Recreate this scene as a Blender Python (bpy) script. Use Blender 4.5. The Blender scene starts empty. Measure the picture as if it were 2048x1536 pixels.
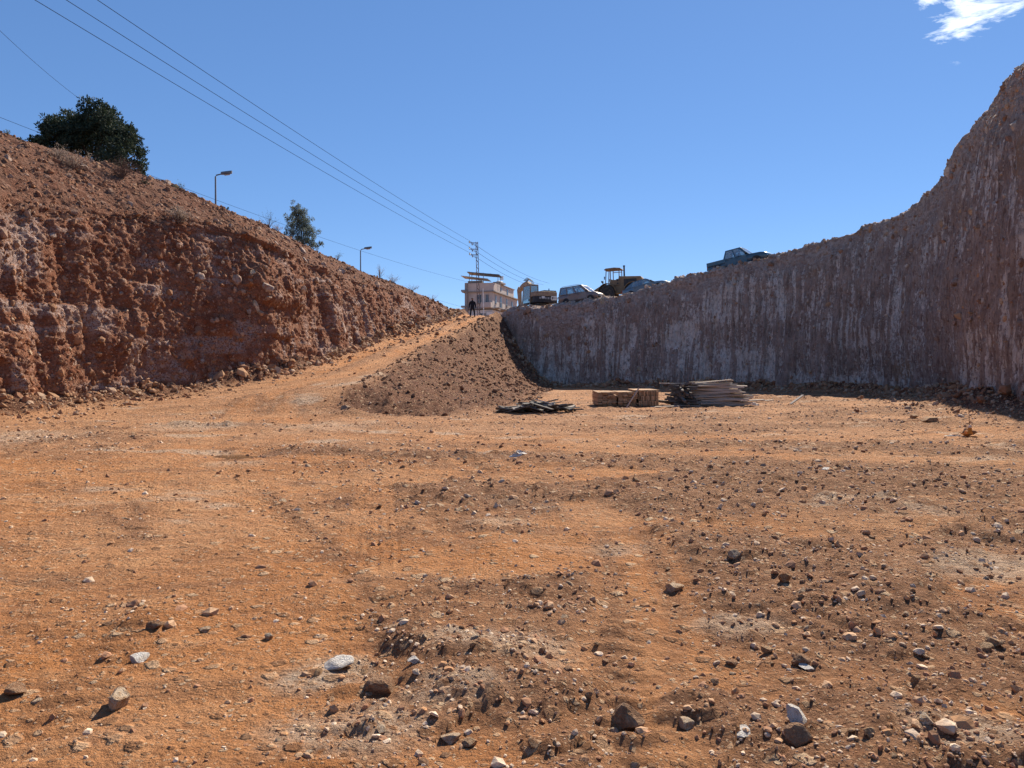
import bpy, bmesh, math, random
import numpy as np
from mathutils import Vector, Matrix, Euler

# ------------------------------------------------------------------ camera, sky, sun, exposure
SC = bpy.context.scene
COL = SC.collection
random.seed(7)
RNG = np.random.default_rng(7)
F, CX, HY, EYE = 1480.0, 1024.0, 740.0, 1.6      # focal length in photo pixels, centre column, horizon row, eye height

cam = bpy.data.cameras.new('camera')
cam.sensor_width = 36.0
cam.lens = 36.0 * F / 2048.0
cam.clip_start = 0.05
cam.clip_end = 4000
camo = bpy.data.objects.new('camera', cam)
COL.objects.link(camo)
camo.location = (0, 0, EYE)
camo.rotation_euler = (math.radians(90) - math.atan((768 - HY) / F), 0, 0)
SC.camera = camo

SUN_AZ, SUN_EL = math.radians(29), math.radians(39)      # azimuth from +Y towards +X
SDIR = Vector((math.sin(SUN_AZ) * math.cos(SUN_EL), math.cos(SUN_AZ) * math.cos(SUN_EL), math.sin(SUN_EL)))
world = bpy.data.worlds.new('World')
SC.world = world
world.use_nodes = True
wn, wl = world.node_tree.nodes, world.node_tree.links
wn.clear()
w_out = wn.new('ShaderNodeOutputWorld')
w_bg = wn.new('ShaderNodeBackground')
w_sky = wn.new('ShaderNodeTexSky')
w_sky.sky_type = 'NISHITA'
w_sky.sun_disc = False
w_sky.sun_elevation = SUN_EL
w_sky.sun_rotation = SUN_AZ
w_sky.altitude = 3000
w_sky.air_density = 1.0
w_sky.dust_density = 0.15
w_sky.ozone_density = 7.0
w_bg.inputs['Strength'].default_value = 0.15
# thin cirrus: a wispy veil anchored to directions on the sky
w_tc = wn.new('ShaderNodeTexCoord')
w_map = wn.new('ShaderNodeMapping')
w_map.inputs['Rotation'].default_value = (0.0, math.radians(22), math.radians(-25))
w_map.inputs['Scale'].default_value = (9, 9, 34)
w_noise = wn.new('ShaderNodeTexNoise')
w_noise.inputs['Scale'].default_value = 1.7
w_noise.inputs['Detail'].default_value = 9
w_noise.inputs['Roughness'].default_value = 0.66
w_noise.inputs['Distortion'].default_value = 0.5
wl.new(w_tc.outputs['Generated'], w_map.inputs['Vector'])
wl.new(w_map.outputs['Vector'], w_noise.inputs['Vector'])


def wmath(op, a, b=None, c=None, clamp=False):
    n = wn.new('ShaderNodeMath')
    n.operation = op
    n.use_clamp = clamp
    for i, v in enumerate((a, b, c)):
        if v is None:
            continue
        if isinstance(v, (int, float)):
            n.inputs[i].default_value = v
        else:
            wl.new(v, n.inputs[i])
    return n.outputs[0]


w_mask = None
for (px, py, r, k) in ((1918, 30, 0.054, 1.0), (1862, 4, 0.036, 0.85), (2050, -30, 0.07, 0.6)):
    dvec = Vector(((px - CX) / F, 1, (HY - py) / F)).normalized()
    vd = wn.new('ShaderNodeVectorMath')
    vd.operation = 'DISTANCE'
    wl.new(w_tc.outputs['Generated'], vd.inputs[0])
    vd.inputs[1].default_value = dvec
    m = wmath('MULTIPLY', wmath('SUBTRACT', 1.0, wmath('DIVIDE', vd.outputs['Value'], r), clamp=True), k)
    w_mask = m if w_mask is None else wmath('MAXIMUM', w_mask, m)
w_cl = wmath('MULTIPLY_ADD', w_mask, 0.30, w_noise.outputs['Fac'])
w_cl = wmath('MULTIPLY', wmath('SUBTRACT', w_cl, 0.66), 5.0, clamp=True)
w_cl = wmath('MULTIPLY', w_cl, wmath('MULTIPLY', w_mask, 5.0, clamp=True), clamp=True)
w_mix = wn.new('ShaderNodeMixRGB')
w_mix.inputs[2].default_value = (6.0, 6.4, 6.6, 1)
# the whole dome graded evenly: a phone camera's softer contrast, a fuller blue
w_gam = wn.new('ShaderNodeGamma')
w_gam.inputs['Gamma'].default_value = 0.62
w_hsv = wn.new('ShaderNodeHueSaturation')
w_hsv.inputs['Saturation'].default_value = 1.27
w_hsv.inputs['Hue'].default_value = 0.508
w_hsv.inputs['Value'].default_value = 1.13
wl.new(w_sky.outputs['Color'], w_gam.inputs['Color'])
wl.new(w_gam.outputs['Color'], w_hsv.inputs['Color'])
wl.new(w_cl, w_mix.inputs[0])
wl.new(w_hsv.outputs['Color'], w_mix.inputs[1])
wl.new(w_mix.outputs['Color'], w_bg.inputs['Color'])
wl.new(w_bg.outputs['Background'], w_out.inputs['Surface'])

sun = bpy.data.lights.new('sun', 'SUN')
sun.energy = 5.0
sun.angle = math.radians(0.53)
sun.color = (1.0, 0.89, 0.74)
suno = bpy.data.objects.new('sun', sun)
COL.objects.link(suno)
suno.location = SDIR * 100
suno.rotation_euler = SDIR.to_track_quat('Z', 'Y').to_euler()

SC.view_settings.view_transform = 'Standard'
SC.view_settings.look = 'None'
SC.view_settings.gamma = 1.0
SC.view_settings.use_curve_mapping = False
SC.view_settings.exposure = 0.7


def at(px, py, d):
    """world point seen at photo pixel (px, py) at depth d along +Y"""
    return Vector(((px - CX) / F * d, d, EYE + (HY - py) / F * d))


# ------------------------------------------------------------------ helpers: tags, numpy noise, meshes
def tag(o, label=None, cat=None, group=None, kind=None):
    if label: o['label'] = label
    if cat: o['category'] = cat
    if group: o['group'] = group
    if kind: o['kind'] = kind
    return o


def empty(name, loc=(0, 0, 0), rz=0.0, mat=None):
    o = bpy.data.objects.new(name, None)
    COL.objects.link(o)
    o.empty_display_size = 0.3
    if mat is not None:
        o.matrix_world = mat
    else:
        o.location = loc
        o.rotation_euler = (0, 0, rz)
    return o


def hsh(ix, iy, iz, seed):
    h = (ix.astype(np.uint32) * np.uint32(374761393) + iy.astype(np.uint32) * np.uint32(668265263)
         + iz.astype(np.uint32) * np.uint32(2147483647 - 5) + np.uint32(seed * 1013904223 & 0xffffffff))
    h = (h ^ (h >> np.uint32(13))) * np.uint32(1274126177)
    h = (h ^ (h >> np.uint32(15))) * np.uint32(2246822519)
    return h ^ (h >> np.uint32(16))


def rnd(ix, iy, iz, seed):
    return hsh(ix, iy, iz, seed).astype(np.float32) * np.float32(1 / 4294967295.0)


def n2(x, y, seed=0):
    """value noise in 2D, -1..1"""
    x = np.asarray(x, np.float32); y = np.asarray(y, np.float32)
    fx = np.floor(x); fy = np.floor(y)
    ix = fx.astype(np.int64); iy = fy.astype(np.int64); iz = np.zeros_like(ix)
    u = x - fx; v = y - fy
    u = u * u * u * (u * (u * 6 - 15) + 10); v = v * v * v * (v * (v * 6 - 15) + 10)
    a = rnd(ix, iy, iz, seed); b = rnd(ix + 1, iy, iz, seed)
    c = rnd(ix, iy + 1, iz, seed); d = rnd(ix + 1, iy + 1, iz, seed)
    return (a + (b - a) * u + (c - a) * v + (a - b - c + d) * u * v) * 2 - 1


def fbm(x, y, o=4, seed=0, gain=0.5):
    s = np.zeros(np.shape(x), np.float32); a = 1.0; t = 0.0; f = 1.0
    for i in range(o):
        s += a * n2(x * f + 17.3 * i, y * f - 9.1 * i, seed + i)
        t += a; a *= gain; f *= 2.03
    return s / t


def worley(x, y, seed=0):
    """F1 distance and id of the nearest cell in 2D"""
    x = np.asarray(x, np.float32); y = np.asarray(y, np.float32)
    fx = np.floor(x).astype(np.int64); fy = np.floor(y).astype(np.int64)
    best = np.full(x.shape, 9.0, np.float32); ident = np.zeros(x.shape, np.float32)
    z = np.zeros_like(fx)
    for dx in (-1, 0, 1):
        for dy in (-1, 0, 1):
            cx = fx + dx; cy = fy + dy
            jx = cx + 0.1 + 0.8 * rnd(cx, cy, z, seed); jy = cy + 0.1 + 0.8 * rnd(cx, cy, z, seed + 1)
            d = (x - jx) ** 2 + (y - jy) ** 2
            m = d < best
            best = np.where(m, d, best)
            ident = np.where(m, rnd(cx, cy, z, seed + 2), ident)
    return np.sqrt(best).astype(np.float32), ident


def sst(a, b, x):
    t = np.clip((x - a) / (b - a), 0, 1)
    return t * t * (3 - 2 * t)


def np_mesh(name, verts, faces, colors=None, smooth=True):
    """verts (N,3), faces (M,k) -> mesh; colors (N,4) go to the point attribute 'soil'"""
    me = bpy.data.meshes.new(name)
    verts = np.ascontiguousarray(verts, np.float32); faces = np.ascontiguousarray(faces, np.int32)
    M, k = faces.shape
    me.vertices.add(len(verts)); me.vertices.foreach_set('co', verts.ravel())
    me.loops.add(M * k); me.loops.foreach_set('vertex_index', faces.ravel())
    me.polygons.add(M)
    me.polygons.foreach_set('loop_start', np.arange(0, M * k, k, dtype=np.int32))
    me.polygons.foreach_set('use_smooth', np.full(M, smooth))
    if colors is not None:
        at_ = me.attributes.new('soil', 'FLOAT_COLOR', 'POINT')
        at_.data.foreach_set('color', np.ascontiguousarray(colors, np.float32).ravel())
    me.update(calc_edges=True)
    return me


def grid_faces(nr, nc):
    i = np.arange(nr - 1)[:, None] * nc + np.arange(nc - 1)[None, :]
    i = i.ravel()
    return np.stack([i, i + 1, i + nc + 1, i + nc], 1)


def mobj(name, me, mat=None, parent=None):
    o = bpy.data.objects.new(name, me)
    COL.objects.link(o)
    if mat is not None and not me.materials:
        me.materials.append(mat)
    if parent is not None:
        o.parent = parent
    return o


def catmull(P, per=12):
    P = np.asarray(P, float)
    Q = np.vstack([2 * P[0] - P[1], P, 2 * P[-1] - P[-2]])
    out = []
    for i in range(1, len(Q) - 2):
        p0, p1, p2, p3 = Q[i - 1], Q[i], Q[i + 1], Q[i + 2]
        for k in range(per):
            t = k / per
            out.append(0.5 * ((2 * p1) + (-p0 + p2) * t + (2 * p0 - 5 * p1 + 4 * p2 - p3) * t * t + (-p0 + 3 * p1 - 3 * p2 + p3) * t ** 3))
    out.append(P[-1])
    return np.array(out)


# ------------------------------------------------------------------ materials
class NT:
    """small wrapper to write node materials"""
    def __init__(s, name):
        s.m = bpy.data.materials.new(name)
        s.m.use_nodes = True
        s.n, s.l = s.m.node_tree.nodes, s.m.node_tree.links
        s.b = s.n['Principled BSDF']
        s.out = s.n['Material Output']
        s.tc = None

    def node(s, t, ins=None, **kw):
        n = s.n.new(t)
        for k, v in kw.items():
            setattr(n, k, v)
        for k, v in (ins or {}).items():
            s.put(n.inputs[k], v)
        return n

    def put(s, sock, v):
        if hasattr(v, 'is_linked') or isinstance(v, bpy.types.NodeSocket):
            s.l.new(v, sock)
        else:
            sock.default_value = v

    def coord(s, scale=(1, 1, 1), which='Object', loc=(0, 0, 0), rot=(0, 0, 0)):
        if s.tc is None:
            s.tc = s.n.new('ShaderNodeTexCoord')
        mp = s.node('ShaderNodeMapping', {'Scale': scale, 'Location': loc, 'Rotation': rot})
        s.l.new(s.tc.outputs[which], mp.inputs['Vector'])
        return mp.outputs['Vector']

    def noise(s, vec, scale, detail=6, rough=0.55, dist=0.0):
        return s.node('ShaderNodeTexNoise', {'Vector': vec, 'Scale': scale, 'Detail': detail, 'Roughness': rough, 'Distortion': dist}).outputs['Fac']

    def voro(s, vec, scale, feature='F1', out='Distance', rand=1.0):
        return s.node('ShaderNodeTexVoronoi', {'Vector': vec, 'Scale': scale, 'Randomness': rand}, feature=feature).outputs[out]

    def math(s, op, a, b=0.0, clamp=False):
        n = s.node('ShaderNodeMath', {0: a, 1: b}, operation=op, use_clamp=clamp)
        return n.outputs[0]

    def rng(s, v, a, b, lo=0.0, hi=1.0):
        return s.node('ShaderNodeMapRange', {'Value': v, 'From Min': a, 'From Max': b, 'To Min': lo, 'To Max': hi}, interpolation_type='SMOOTHSTEP').outputs['Result']

    def mix(s, f, a, b, mode='MIX'):
        n = s.node('ShaderNodeMixRGB', blend_type=mode)
        for i, v in ((0, f), (1, a), (2, b)):
            if isinstance(v, tuple) and len(v) == 3:
                v = v + (1,)
            s.put(n.inputs[i], v)
        return n.outputs[0]

    def attr(s, name='soil'):
        a = s.node('ShaderNodeAttribute', attribute_name=name)
        return a

    def sep(s, c):
        n = s.node('ShaderNodeSeparateColor', {'Color': c})
        return n.outputs[0], n.outputs[1], n.outputs[2]

    def bump(s, h, strength=0.4, dist=0.02, normal=None):
        ins = {'Height': h, 'Strength': strength, 'Distance': dist}
        if normal is not None:
            ins['Normal'] = normal
        return s.node('ShaderNodeBump', ins).outputs['Normal']

    def done(s, color=None, rough=0.9, normal=None, spec=0.2, metal=0.0, **kw):
        if color is not None:
            s.put(s.b.inputs['Base Color'], color + (1,) if isinstance(color, tuple) and len(color) == 3 else color)
        s.put(s.b.inputs['Roughness'], rough)
        s.put(s.b.inputs['Specular IOR Level'], spec)
        s.put(s.b.inputs['Metallic'], metal)
        if normal is not None:
            s.l.new(normal, s.b.inputs['Normal'])
        for k, v in kw.items():
            s.put(s.b.inputs[k], v)
        return s.m


def pebbles(t, v, scale, keep, edge=0.36):
    """sparse stones of one size: mask and two random values"""
    w = t.node('ShaderNodeTexNoise', {'Vector': v, 'Scale': scale * 1.3, 'Detail': 3.0, 'Roughness': 0.6})
    vv = t.node('ShaderNodeVectorMath', {0: v, 1: t.node('ShaderNodeVectorMath', {0: w.outputs['Color'], 'Scale': 0.55 / scale}, operation='SCALE').outputs[0]}, operation='ADD').outputs[0]
    vc = t.node('ShaderNodeTexVoronoi', {'Vector': vv, 'Scale': scale}, feature='F1')
    r1, r2, r3 = t.sep(vc.outputs['Color'])
    m = t.math('MULTIPLY', t.rng(r1, keep, keep + .05), t.rng(vc.outputs['Distance'], edge + .10, edge - .05), True)
    return m, r2, r3


def mat_ground():
    t = NT('dirt_floor')
    v = t.coord()
    clod, chalk, mixed = t.sep(t.attr().outputs['Color'])
    big = t.noise(v, 0.35, 5)
    mid = t.noise(v, 1.7, 8, 0.66)
    gr = t.noise(v, 6.5, 8, 0.72)
    fin = t.noise(v, 28, 8, 0.72)
    soil = t.mix(t.rng(big, 0.36, 0.62), (0.645, 0.272, 0.097), (0.695, 0.345, 0.160))
    soil = t.mix(t.math('MULTIPLY', mixed, 0.85), soil, t.mix(t.rng(mid, 0.3, 0.7), (0.645, 0.370, 0.210), (0.534, 0.278, 0.147)))
    soil = t.mix(t.rng(mid, 0.52, 0.70, 0, .55), soil, (0.819, 0.453, 0.227))
    soil = t.mix(t.rng(mid, 0.47, 0.30, 0, .45), soil, (0.372, 0.159, 0.072))
    soil = t.mix(t.rng(gr, 0.46, 0.32, 0, .6), soil, (0.310, 0.129, 0.059))
    soil = t.mix(t.rng(gr, 0.56, 0.70, 0, .6), soil, (0.850, 0.514, 0.286))
    soil = t.mix(t.rng(fin, 0.46, 0.33, 0, .6), soil, (0.297, 0.124, 0.057))
    dr = t.noise(t.coord((.45, 1.25, .45)), 1.0, 7, 0.68, 0.6)
    soil = t.mix(t.rng(dr, 0.50, 0.34, 0, .62), soil, (0.290, 0.146, 0.082))
    soil = t.mix(t.rng(dr, 0.56, 0.72, 0, .45), soil, (0.700, 0.463, 0.307))
    brown = t.mix(t.rng(fin, 0.32, 0.68), (0.145, 0.063, 0.032), (0.396, 0.203, 0.110))
    brown = t.mix(t.rng(gr, 0.38, 0.66), brown, (0.458, 0.240, 0.130))
    cm = t.math('MULTIPLY', clod, t.rng(gr, 0.24, 0.46), True)
    c = t.mix(cm, soil, brown)
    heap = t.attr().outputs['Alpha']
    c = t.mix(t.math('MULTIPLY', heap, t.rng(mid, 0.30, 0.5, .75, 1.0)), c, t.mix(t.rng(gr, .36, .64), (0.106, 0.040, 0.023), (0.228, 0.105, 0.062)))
    ck = t.math('MULTIPLY', chalk, t.rng(t.noise(v, 8, 8, 0.75), 0.36, 0.52), True)
    c = t.mix(t.math('MULTIPLY', ck, .95), c, t.mix(t.rng(fin, 0.3, 0.7), (0.547, 0.375, 0.255), (0.808, 0.625, 0.458)))
    h = t.math('ADD', t.math('MULTIPLY', fin, 0.7), t.math('MULTIPLY', gr, 2.2))
    h = t.math('ADD', h, t.math('MULTIPLY', mid, 3.0))
    for (sc, keep, amp, op) in ((9.0, 0.80, 0.9, .85), (22.0, 0.66, 0.45, .8), (56.0, 0.60, 0.2, .7)):
        m, r2, r3 = pebbles(t, v, sc, keep)
        col = t.mix(t.rng(r2, .15, .85), (0.333, 0.167, 0.084), t.mix(r3, (0.653, 0.395, 0.229), (0.850, 0.646, 0.431)))
        c = t.mix(t.math('MULTIPLY', m, op), c, col)
        h = t.math('ADD', h, t.math('MULTIPLY', m, amp))
    return t.done(c, 0.93, t.bump(h, 1.0, 0.085), 0.12)


def mat_bank_left():
    t = NT('stony_red_earth')
    v = t.coord()
    cav, pale, slope = t.sep(t.attr().outputs['Color'])
    big = t.noise(v, 0.4, 5)
    mid = t.noise(v, 1.9, 7, 0.62)
    fin = t.noise(v, 14, 8, 0.65)
    soil = t.mix(t.rng(big, 0.35, 0.65), (0.205, 0.076, 0.041), (0.291, 0.126, 0.072))
    soil = t.mix(t.rng(mid, 0.42, 0.66), soil, (0.322, 0.166, 0.106))
    soil = t.mix(t.rng(fin, 0.52, 0.3), soil, (0.124, 0.051, 0.031))
    c = t.mix(t.math('MULTIPLY', pale, t.rng(fin, 0.38, 0.58), True), soil, (0.480, 0.395, 0.355))
    h = t.math('ADD', t.math('MULTIPLY', fin, 0.6), t.math('MULTIPLY', t.noise(v, 4.5, 8, .72), 1.8))
    for (sc, keep, amp) in ((2.6, 0.80, 1.3), (6.0, 0.66, .7), (14.0, 0.62, .3)):
        m, r2, r3 = pebbles(t, v, sc, keep)
        c = t.mix(t.math('MULTIPLY', m, .8), c, t.mix(r2, t.mix(r3, (0.186, 0.076, 0.044), (0.372, 0.166, 0.087)), t.mix(r3, (0.446, 0.253, 0.165), (0.570, 0.394, 0.313))))
        h = t.math('ADD', h, t.math('MULTIPLY', m, amp))
    c = t.mix(t.math('MULTIPLY', slope, t.rng(big, .3, .6, .35, .6)), c, t.mix(t.rng(fin, .35, .62), (0.068, 0.032, 0.022), (0.168, 0.087, 0.058)))
    return t.done(c, 0.95, t.bump(h, 1.0, 0.09), 0.12)


def mat_bank_right():
    t = NT('scraped_chalky_earth')
    v = t.coord()
    top, stripe, ochre = t.sep(t.attr().outputs['Color'])
    mid = t.noise(v, 0.9, 8, 0.66)
    fin = t.noise(v, 4.5, 8, 0.74)
    vert = t.noise(t.coord((4.2, 4.2, 0.6)), 2.8, 8, 0.72, 0.4)
    soil = t.mix(t.rng(mid, 0.35, 0.66), (0.39, 0.28, 0.222), (0.53, 0.41, 0.335))
    soil = t.mix(t.rng(vert, 0.50, 0.36, 0, .8), soil, (0.165, 0.11, 0.088))
    soil = t.mix(t.rng(fin, 0.46, 0.34, 0, .7), soil, (0.19, 0.122, 0.096))
    soil = t.mix(t.math('MULTIPLY', ochre, 0.7), soil, (0.42, 0.27, 0.16))
    s = t.math('ADD', stripe, t.math('MULTIPLY', t.math('SUBTRACT', fin, 0.5), 2.3))
    s = t.math('ADD', s, t.math('MULTIPLY', t.math('SUBTRACT', vert, 0.5), 2.4))
    f = t.math('MULTIPLY', t.rng(s, 0.42, 0.68), t.rng(stripe, 0.0, 0.25), True)
    pal = t.mix(t.rng(mid, 0.3, 0.7), (0.78, 0.69, 0.59), (0.88, 0.81, 0.72))
    pal = t.mix(t.rng(t.noise(t.coord((1, 1, .4)), 6.5, 8, .78), 0.54, 0.40, 0, .8), pal, (0.45, 0.35, 0.28))
    c = t.mix(f, soil, pal)
    c = t.mix(t.math('MULTIPLY', top, 0.85), c, t.mix(t.rng(fin, .36, .64), (0.34, 0.235, 0.185), (0.66, 0.51, 0.41)))
    h = t.math('ADD', t.math('MULTIPLY', fin, 1.2), t.math('MULTIPLY', vert, 1.0))
    for (sc, keep) in ((3.2, 0.86), (8.0, 0.78)):
        m, r2, r3 = pebbles(t, v, sc, keep)
        c = t.mix(t.math('MULTIPLY', m, .8), c, t.mix(r2, (0.30, 0.2, 0.15), (0.72, 0.64, 0.55)))
        h = t.math('ADD', h, t.math('MULTIPLY', m, 2.0 / sc))
    return t.done(c, 0.95, t.bump(h, 1.0, 0.14), 0.12)


def mat_stone(name, c0, c1, c2):
    """limestone with soil smeared on it; every copy gets its own tone"""
    t = NT(name)
    v = t.coord()
    oi = t.node('ShaderNodeObjectInfo').outputs['Random']
    n = t.noise(v, 2.2, 8, 0.65)
    f = t.noise(v, 9, 8, 0.7)
    c = t.mix(oi, c0, c1)
    c = t.mix(t.rng(n, 0.42, 0.62), c, c2)
    c = t.mix(t.rng(f, 0.5, 0.3), c, t.mix(0.55, c, (0.12, 0.06, 0.035)))
    return t.done(c, 0.88, t.bump(t.math('ADD', n, t.math('MULTIPLY', f, 0.6)), 0.7, 0.12), 0.2)


def mat_tint(name, bumpscale=20):
    """loose stones joined in one mesh, each with the tone stored on its points"""
    t = NT(name)
    v = t.coord()
    f = t.noise(v, bumpscale, 6, 0.65)
    c = t.mix(t.rng(f, 0.35, 0.65, 0.0, 0.5), t.attr().outputs['Color'], (0.34, 0.2, 0.12))
    return t.done(c, 0.92, t.bump(f, 0.6, 0.02), 0.15)


def mat_plain(name, c, rough=0.6, spec=0.4, metal=0.0, dirt=None, scale=3.0, amount=0.5, bump=0.0, **kw):
    t = NT(name)
    v = t.coord()
    n = t.noise(v, scale, 7, 0.62)
    col = t.mix(t.math('MULTIPLY', t.rng(n, 0.38, 0.68), amount), c, dirt if dirt else tuple(x * 0.6 for x in c))
    nor = t.bump(t.noise(v, scale * 6, 5), bump, 0.01) if bump else None
    return t.done(col, t.rng(n, 0.3, 0.7, rough, min(1, rough + 0.2)), nor, spec, metal, **kw)


def mat_glass(name, tint=(0.75, 0.82, 0.84), mirror=0.16):
    t = NT(name)
    tr = t.node('ShaderNodeBsdfTransparent', {'Color': tint + (1,)})
    gl = t.node('ShaderNodeBsdfGlossy', {'Color': (1, 1, 1, 1), 'Roughness': 0.06})
    fr = t.node('ShaderNodeFresnel', {'IOR': 1.5}).outputs[0]
    dust = t.node('ShaderNodeBsdfDiffuse', {'Color': (0.5, 0.45, 0.4, 1)})
    m = t.node('ShaderNodeMixShader')
    t.l.new(t.math('ADD', fr, mirror, True), m.inputs[0]); t.l.new(tr.outputs[0], m.inputs[1]); t.l.new(gl.outputs[0], m.inputs[2])
    m2 = t.node('ShaderNodeMixShader')
    t.put(m2.inputs[0], t.rng(t.noise(t.coord(), 3, 6), 0.35, 0.75, 0.04, 0.2))
    t.l.new(m.outputs[0], m2.inputs[1]); t.l.new(dust.outputs[0], m2.inputs[2])
    t.l.new(m2.outputs[0], t.out.inputs['Surface'])
    return t.m


def mat_wood(name, a, b, axis=0):
    t = NT(name)
    sc = [22, 22, 22]; sc[axis] = 1.4
    g = t.noise(t.coord(tuple(sc)), 2.0, 7, 0.6, 0.4)
    oi = t.node('ShaderNodeObjectInfo').outputs['Random']
    c = t.mix(t.rng(g, 0.32, 0.68), a, b)
    c = t.mix(t.math('MULTIPLY', oi, 0.75), c, tuple(x * 0.5 for x in a))
    return t.done(c, 0.85, t.bump(g, 0.5, 0.004), 0.2)


def mat_leaf(name, a, b, trans=0.25):
    t = NT(name)
    ge = t.node('ShaderNodeNewGeometry')
    c = t.mix(ge.outputs['Random Per Island'], a, b)
    t.done(c, 0.75, None, 0.25)
    tl = t.node('ShaderNodeBsdfTranslucent', {'Color': c})
    m = t.node('ShaderNodeMixShader', {0: trans})
    t.l.new(t.b.outputs[0], m.inputs[1]); t.l.new(tl.outputs[0], m.inputs[2])
    t.l.new(m.outputs[0], t.out.inputs['Surface'])
    return t.m


M = {}
M['ground'] = mat_ground()
M['bank_l'] = mat_bank_left()
M['bank_r'] = mat_bank_right()
M['gravel'] = mat_tint('loose_gravel')
M['rubble'] = mat_tint('bank_rubble', 9)
M['lime'] = mat_stone('pale_limestone', (0.567, 0.413, 0.277), (0.735, 0.586, 0.420), (0.483, 0.307, 0.176))
M['chalk'] = mat_stone('white_chalk', (0.80, 0.76, 0.70), (0.84, 0.80, 0.74), (0.72, 0.64, 0.55))
M['tan'] = mat_stone('tan_stone', (0.473, 0.298, 0.164), (0.588, 0.403, 0.244), (0.378, 0.202, 0.101))
M['clod'] = mat_stone('earth_clod', (0.273, 0.139, 0.071), (0.378, 0.211, 0.118), (0.441, 0.278, 0.168))
M['wallstone'] = mat_stone('embedded_stone', (0.36, 0.20, 0.125), (0.54, 0.43, 0.35), (0.32, 0.175, 0.11))

# ------------------------------------------------------------------ terrain layout
# left bank stations: base x, base y, base z, set-back and height of the face's brow, set-back and height of the ridge
LB = [(-18, -30, 0, 1.1, 7.0, 8.5, 12.5), (-18, -8, 0, 1.1, 7.0, 8.5, 12.5), (-18, 8, 0, 1.1, 7.0, 8.5, 12.5), (-17.8, 17, 0, 1.1, 7.0, 8, 12.5),
      (-17.4, 25, 0, 1.1, 7.3, 7.5, 12.5), (-16.5, 30, 0, 1.1, 8.1, 7.0, 12.3), (-14.2, 35, .5, 1.1, 8.7, 7.0, 12.0),
      (-12.1, 38.8, 1.3, 1.1, 8.5, 6.4, 11.5), (-10.7, 48, 2.8, 1.0, 8.0, 5.2, 10.9), (-8.2, 61, 5.0, .9, 7.95, 4.1, 9.7),
      (-7.0, 67, 5.9, .8, 7.85, 2.8, 9.2), (-5.85, 72.8, 6.9, .6, 7.6, 1.7, 8.4), (-5.2, 78, 7.0, .6, 7.4, 1.3, 7.8),
      (-5.0, 90, 6.6, .6, 7.0, 1.1, 7.1), (-5.0, 112, 6.2, .6, 6.5, 1.0, 6.6)]
# back and right bank stations: base x, base y, set-back and height of the rim
RB = [(-1.7, 86, .2, 7.2), (-1.5, 79, .3, 7.55), (-.2, 74.5, .5, 7.85), (3.4, 70.8, .8, 7.95), (8.0, 68, 1, 8.45), (12.2, 65.5, 1, 9.5),
      (16, 62.8, 1, 10.25), (19.4, 60, 1, 10.9), (22.3, 57.2, 1, 11.7), (24.6, 54, 1, 12.2), (25.7, 50.5, 1, 12.6), (25.5, 47, 1, 13.3),
      (24.6, 43, 1, 14.5), (22.8, 37.5, 1, 14.9), (20.3, 31.5, 1, 14.3), (18, 26, 1, 13.6), (16.5, 18, 1, 13.2), (16, 5, 1, 13), (16.5, -12, 1, 13), (17, -30, 1, 13)]
LBC = catmull(LB, 10)
RBC = catmull(RB, 10)
XR = np.array([(23, -6.3), (27, -6.1), (29, -5.7), (33, -6.0), (37.5, -6.06), (43, -5.8), (48.5, -5.7), (62, -3.5), (72.8, -1.9), (77, -1.2), (200, -1.2)])
ZR = np.array([(23, 0), (25.2, .05), (26.2, .5), (27.4, .9), (29, 1.15), (33, 1.38), (37.5, 1.72), (43, 2.38), (48.5, 2.98), (62, 5.1), (72.8, 6.95), (76, 7.2), (90, 7.0), (110, 6.4), (200, 5.5)])
XT = np.array([(24, -4.2), (25, -3.4), (26, -2.6), (28, -1.6), (32, -.4), (39.5, .7), (50, 1.5), (60, 2.5), (72, 3.5), (80, 4.0)])
ZL = np.array([(29, 0), (32, .12), (35, .62), (48.5, 2.9), (61, 4.98), (72.8, 6.9), (76, 7.1), (90, 6.8), (110, 6.3), (200, 5.5)])


def si(y, T):
    """gently smoothed interpolation"""
    r = 0
    for o in (-0.7, 0, 0.7):
        r = r + np.interp(y + o, T[:, 0], T[:, 1])
    return r / 3


def wall_dist(x, y):
    """distance to the foot of the banks, for the talus"""
    P = np.vstack([LBC[::2, :2], RBC[::2, :2]]).astype(np.float32)
    out = np.empty(len(x), np.float32)
    for a in range(0, len(x), 40000):
        b = slice(a, a + 40000)
        out[b] = np.sqrt(((x[b, None] - P[None, :, 0]) ** 2 + (y[b, None] - P[None, :, 1]) ** 2).min(1))
    return out


def smooth_ground(x, y):
    xl = np.interp(y, LBC[:, 1], LBC[:, 0]); xr = si(y, XR); zr = si(y, ZR); zl = si(y, ZL); xt = si(y, XT)
    t = np.clip((x - xl) / (xr - xl), 0, 1)
    z = zl + (zr - zl) * t
    s = np.clip((x - xr) / np.maximum(xt - xr, .1), 0, 1)
    zs = zr * (1 - s) ** 1.25
    return np.where(x > xr, zs, z)


LANES = [([(-9.0, 40), (-9.3, 32), (-9.0, 24), (-6.6, 15), (-3.2, 8), (-1.6, 4.5), (-1.2, 1)], 1.25), ([(-9.6, 30), (-5.5, 20.5), (1.5, 17.5), (9, 17.5), (13, 20)], 1.1),
         ([(-13, 18), (-8, 11), (-3.6, 6.2), (-2.2, 2)], .9), ([(-3, 16), (.2, 10.6), (1.0, 7.6), (.9, 5.0), (.75, 3.9), (.6, 2)], .34), ([(1.0, 15.2), (6, 13.2), (12, 12.6)], .8)]


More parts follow.
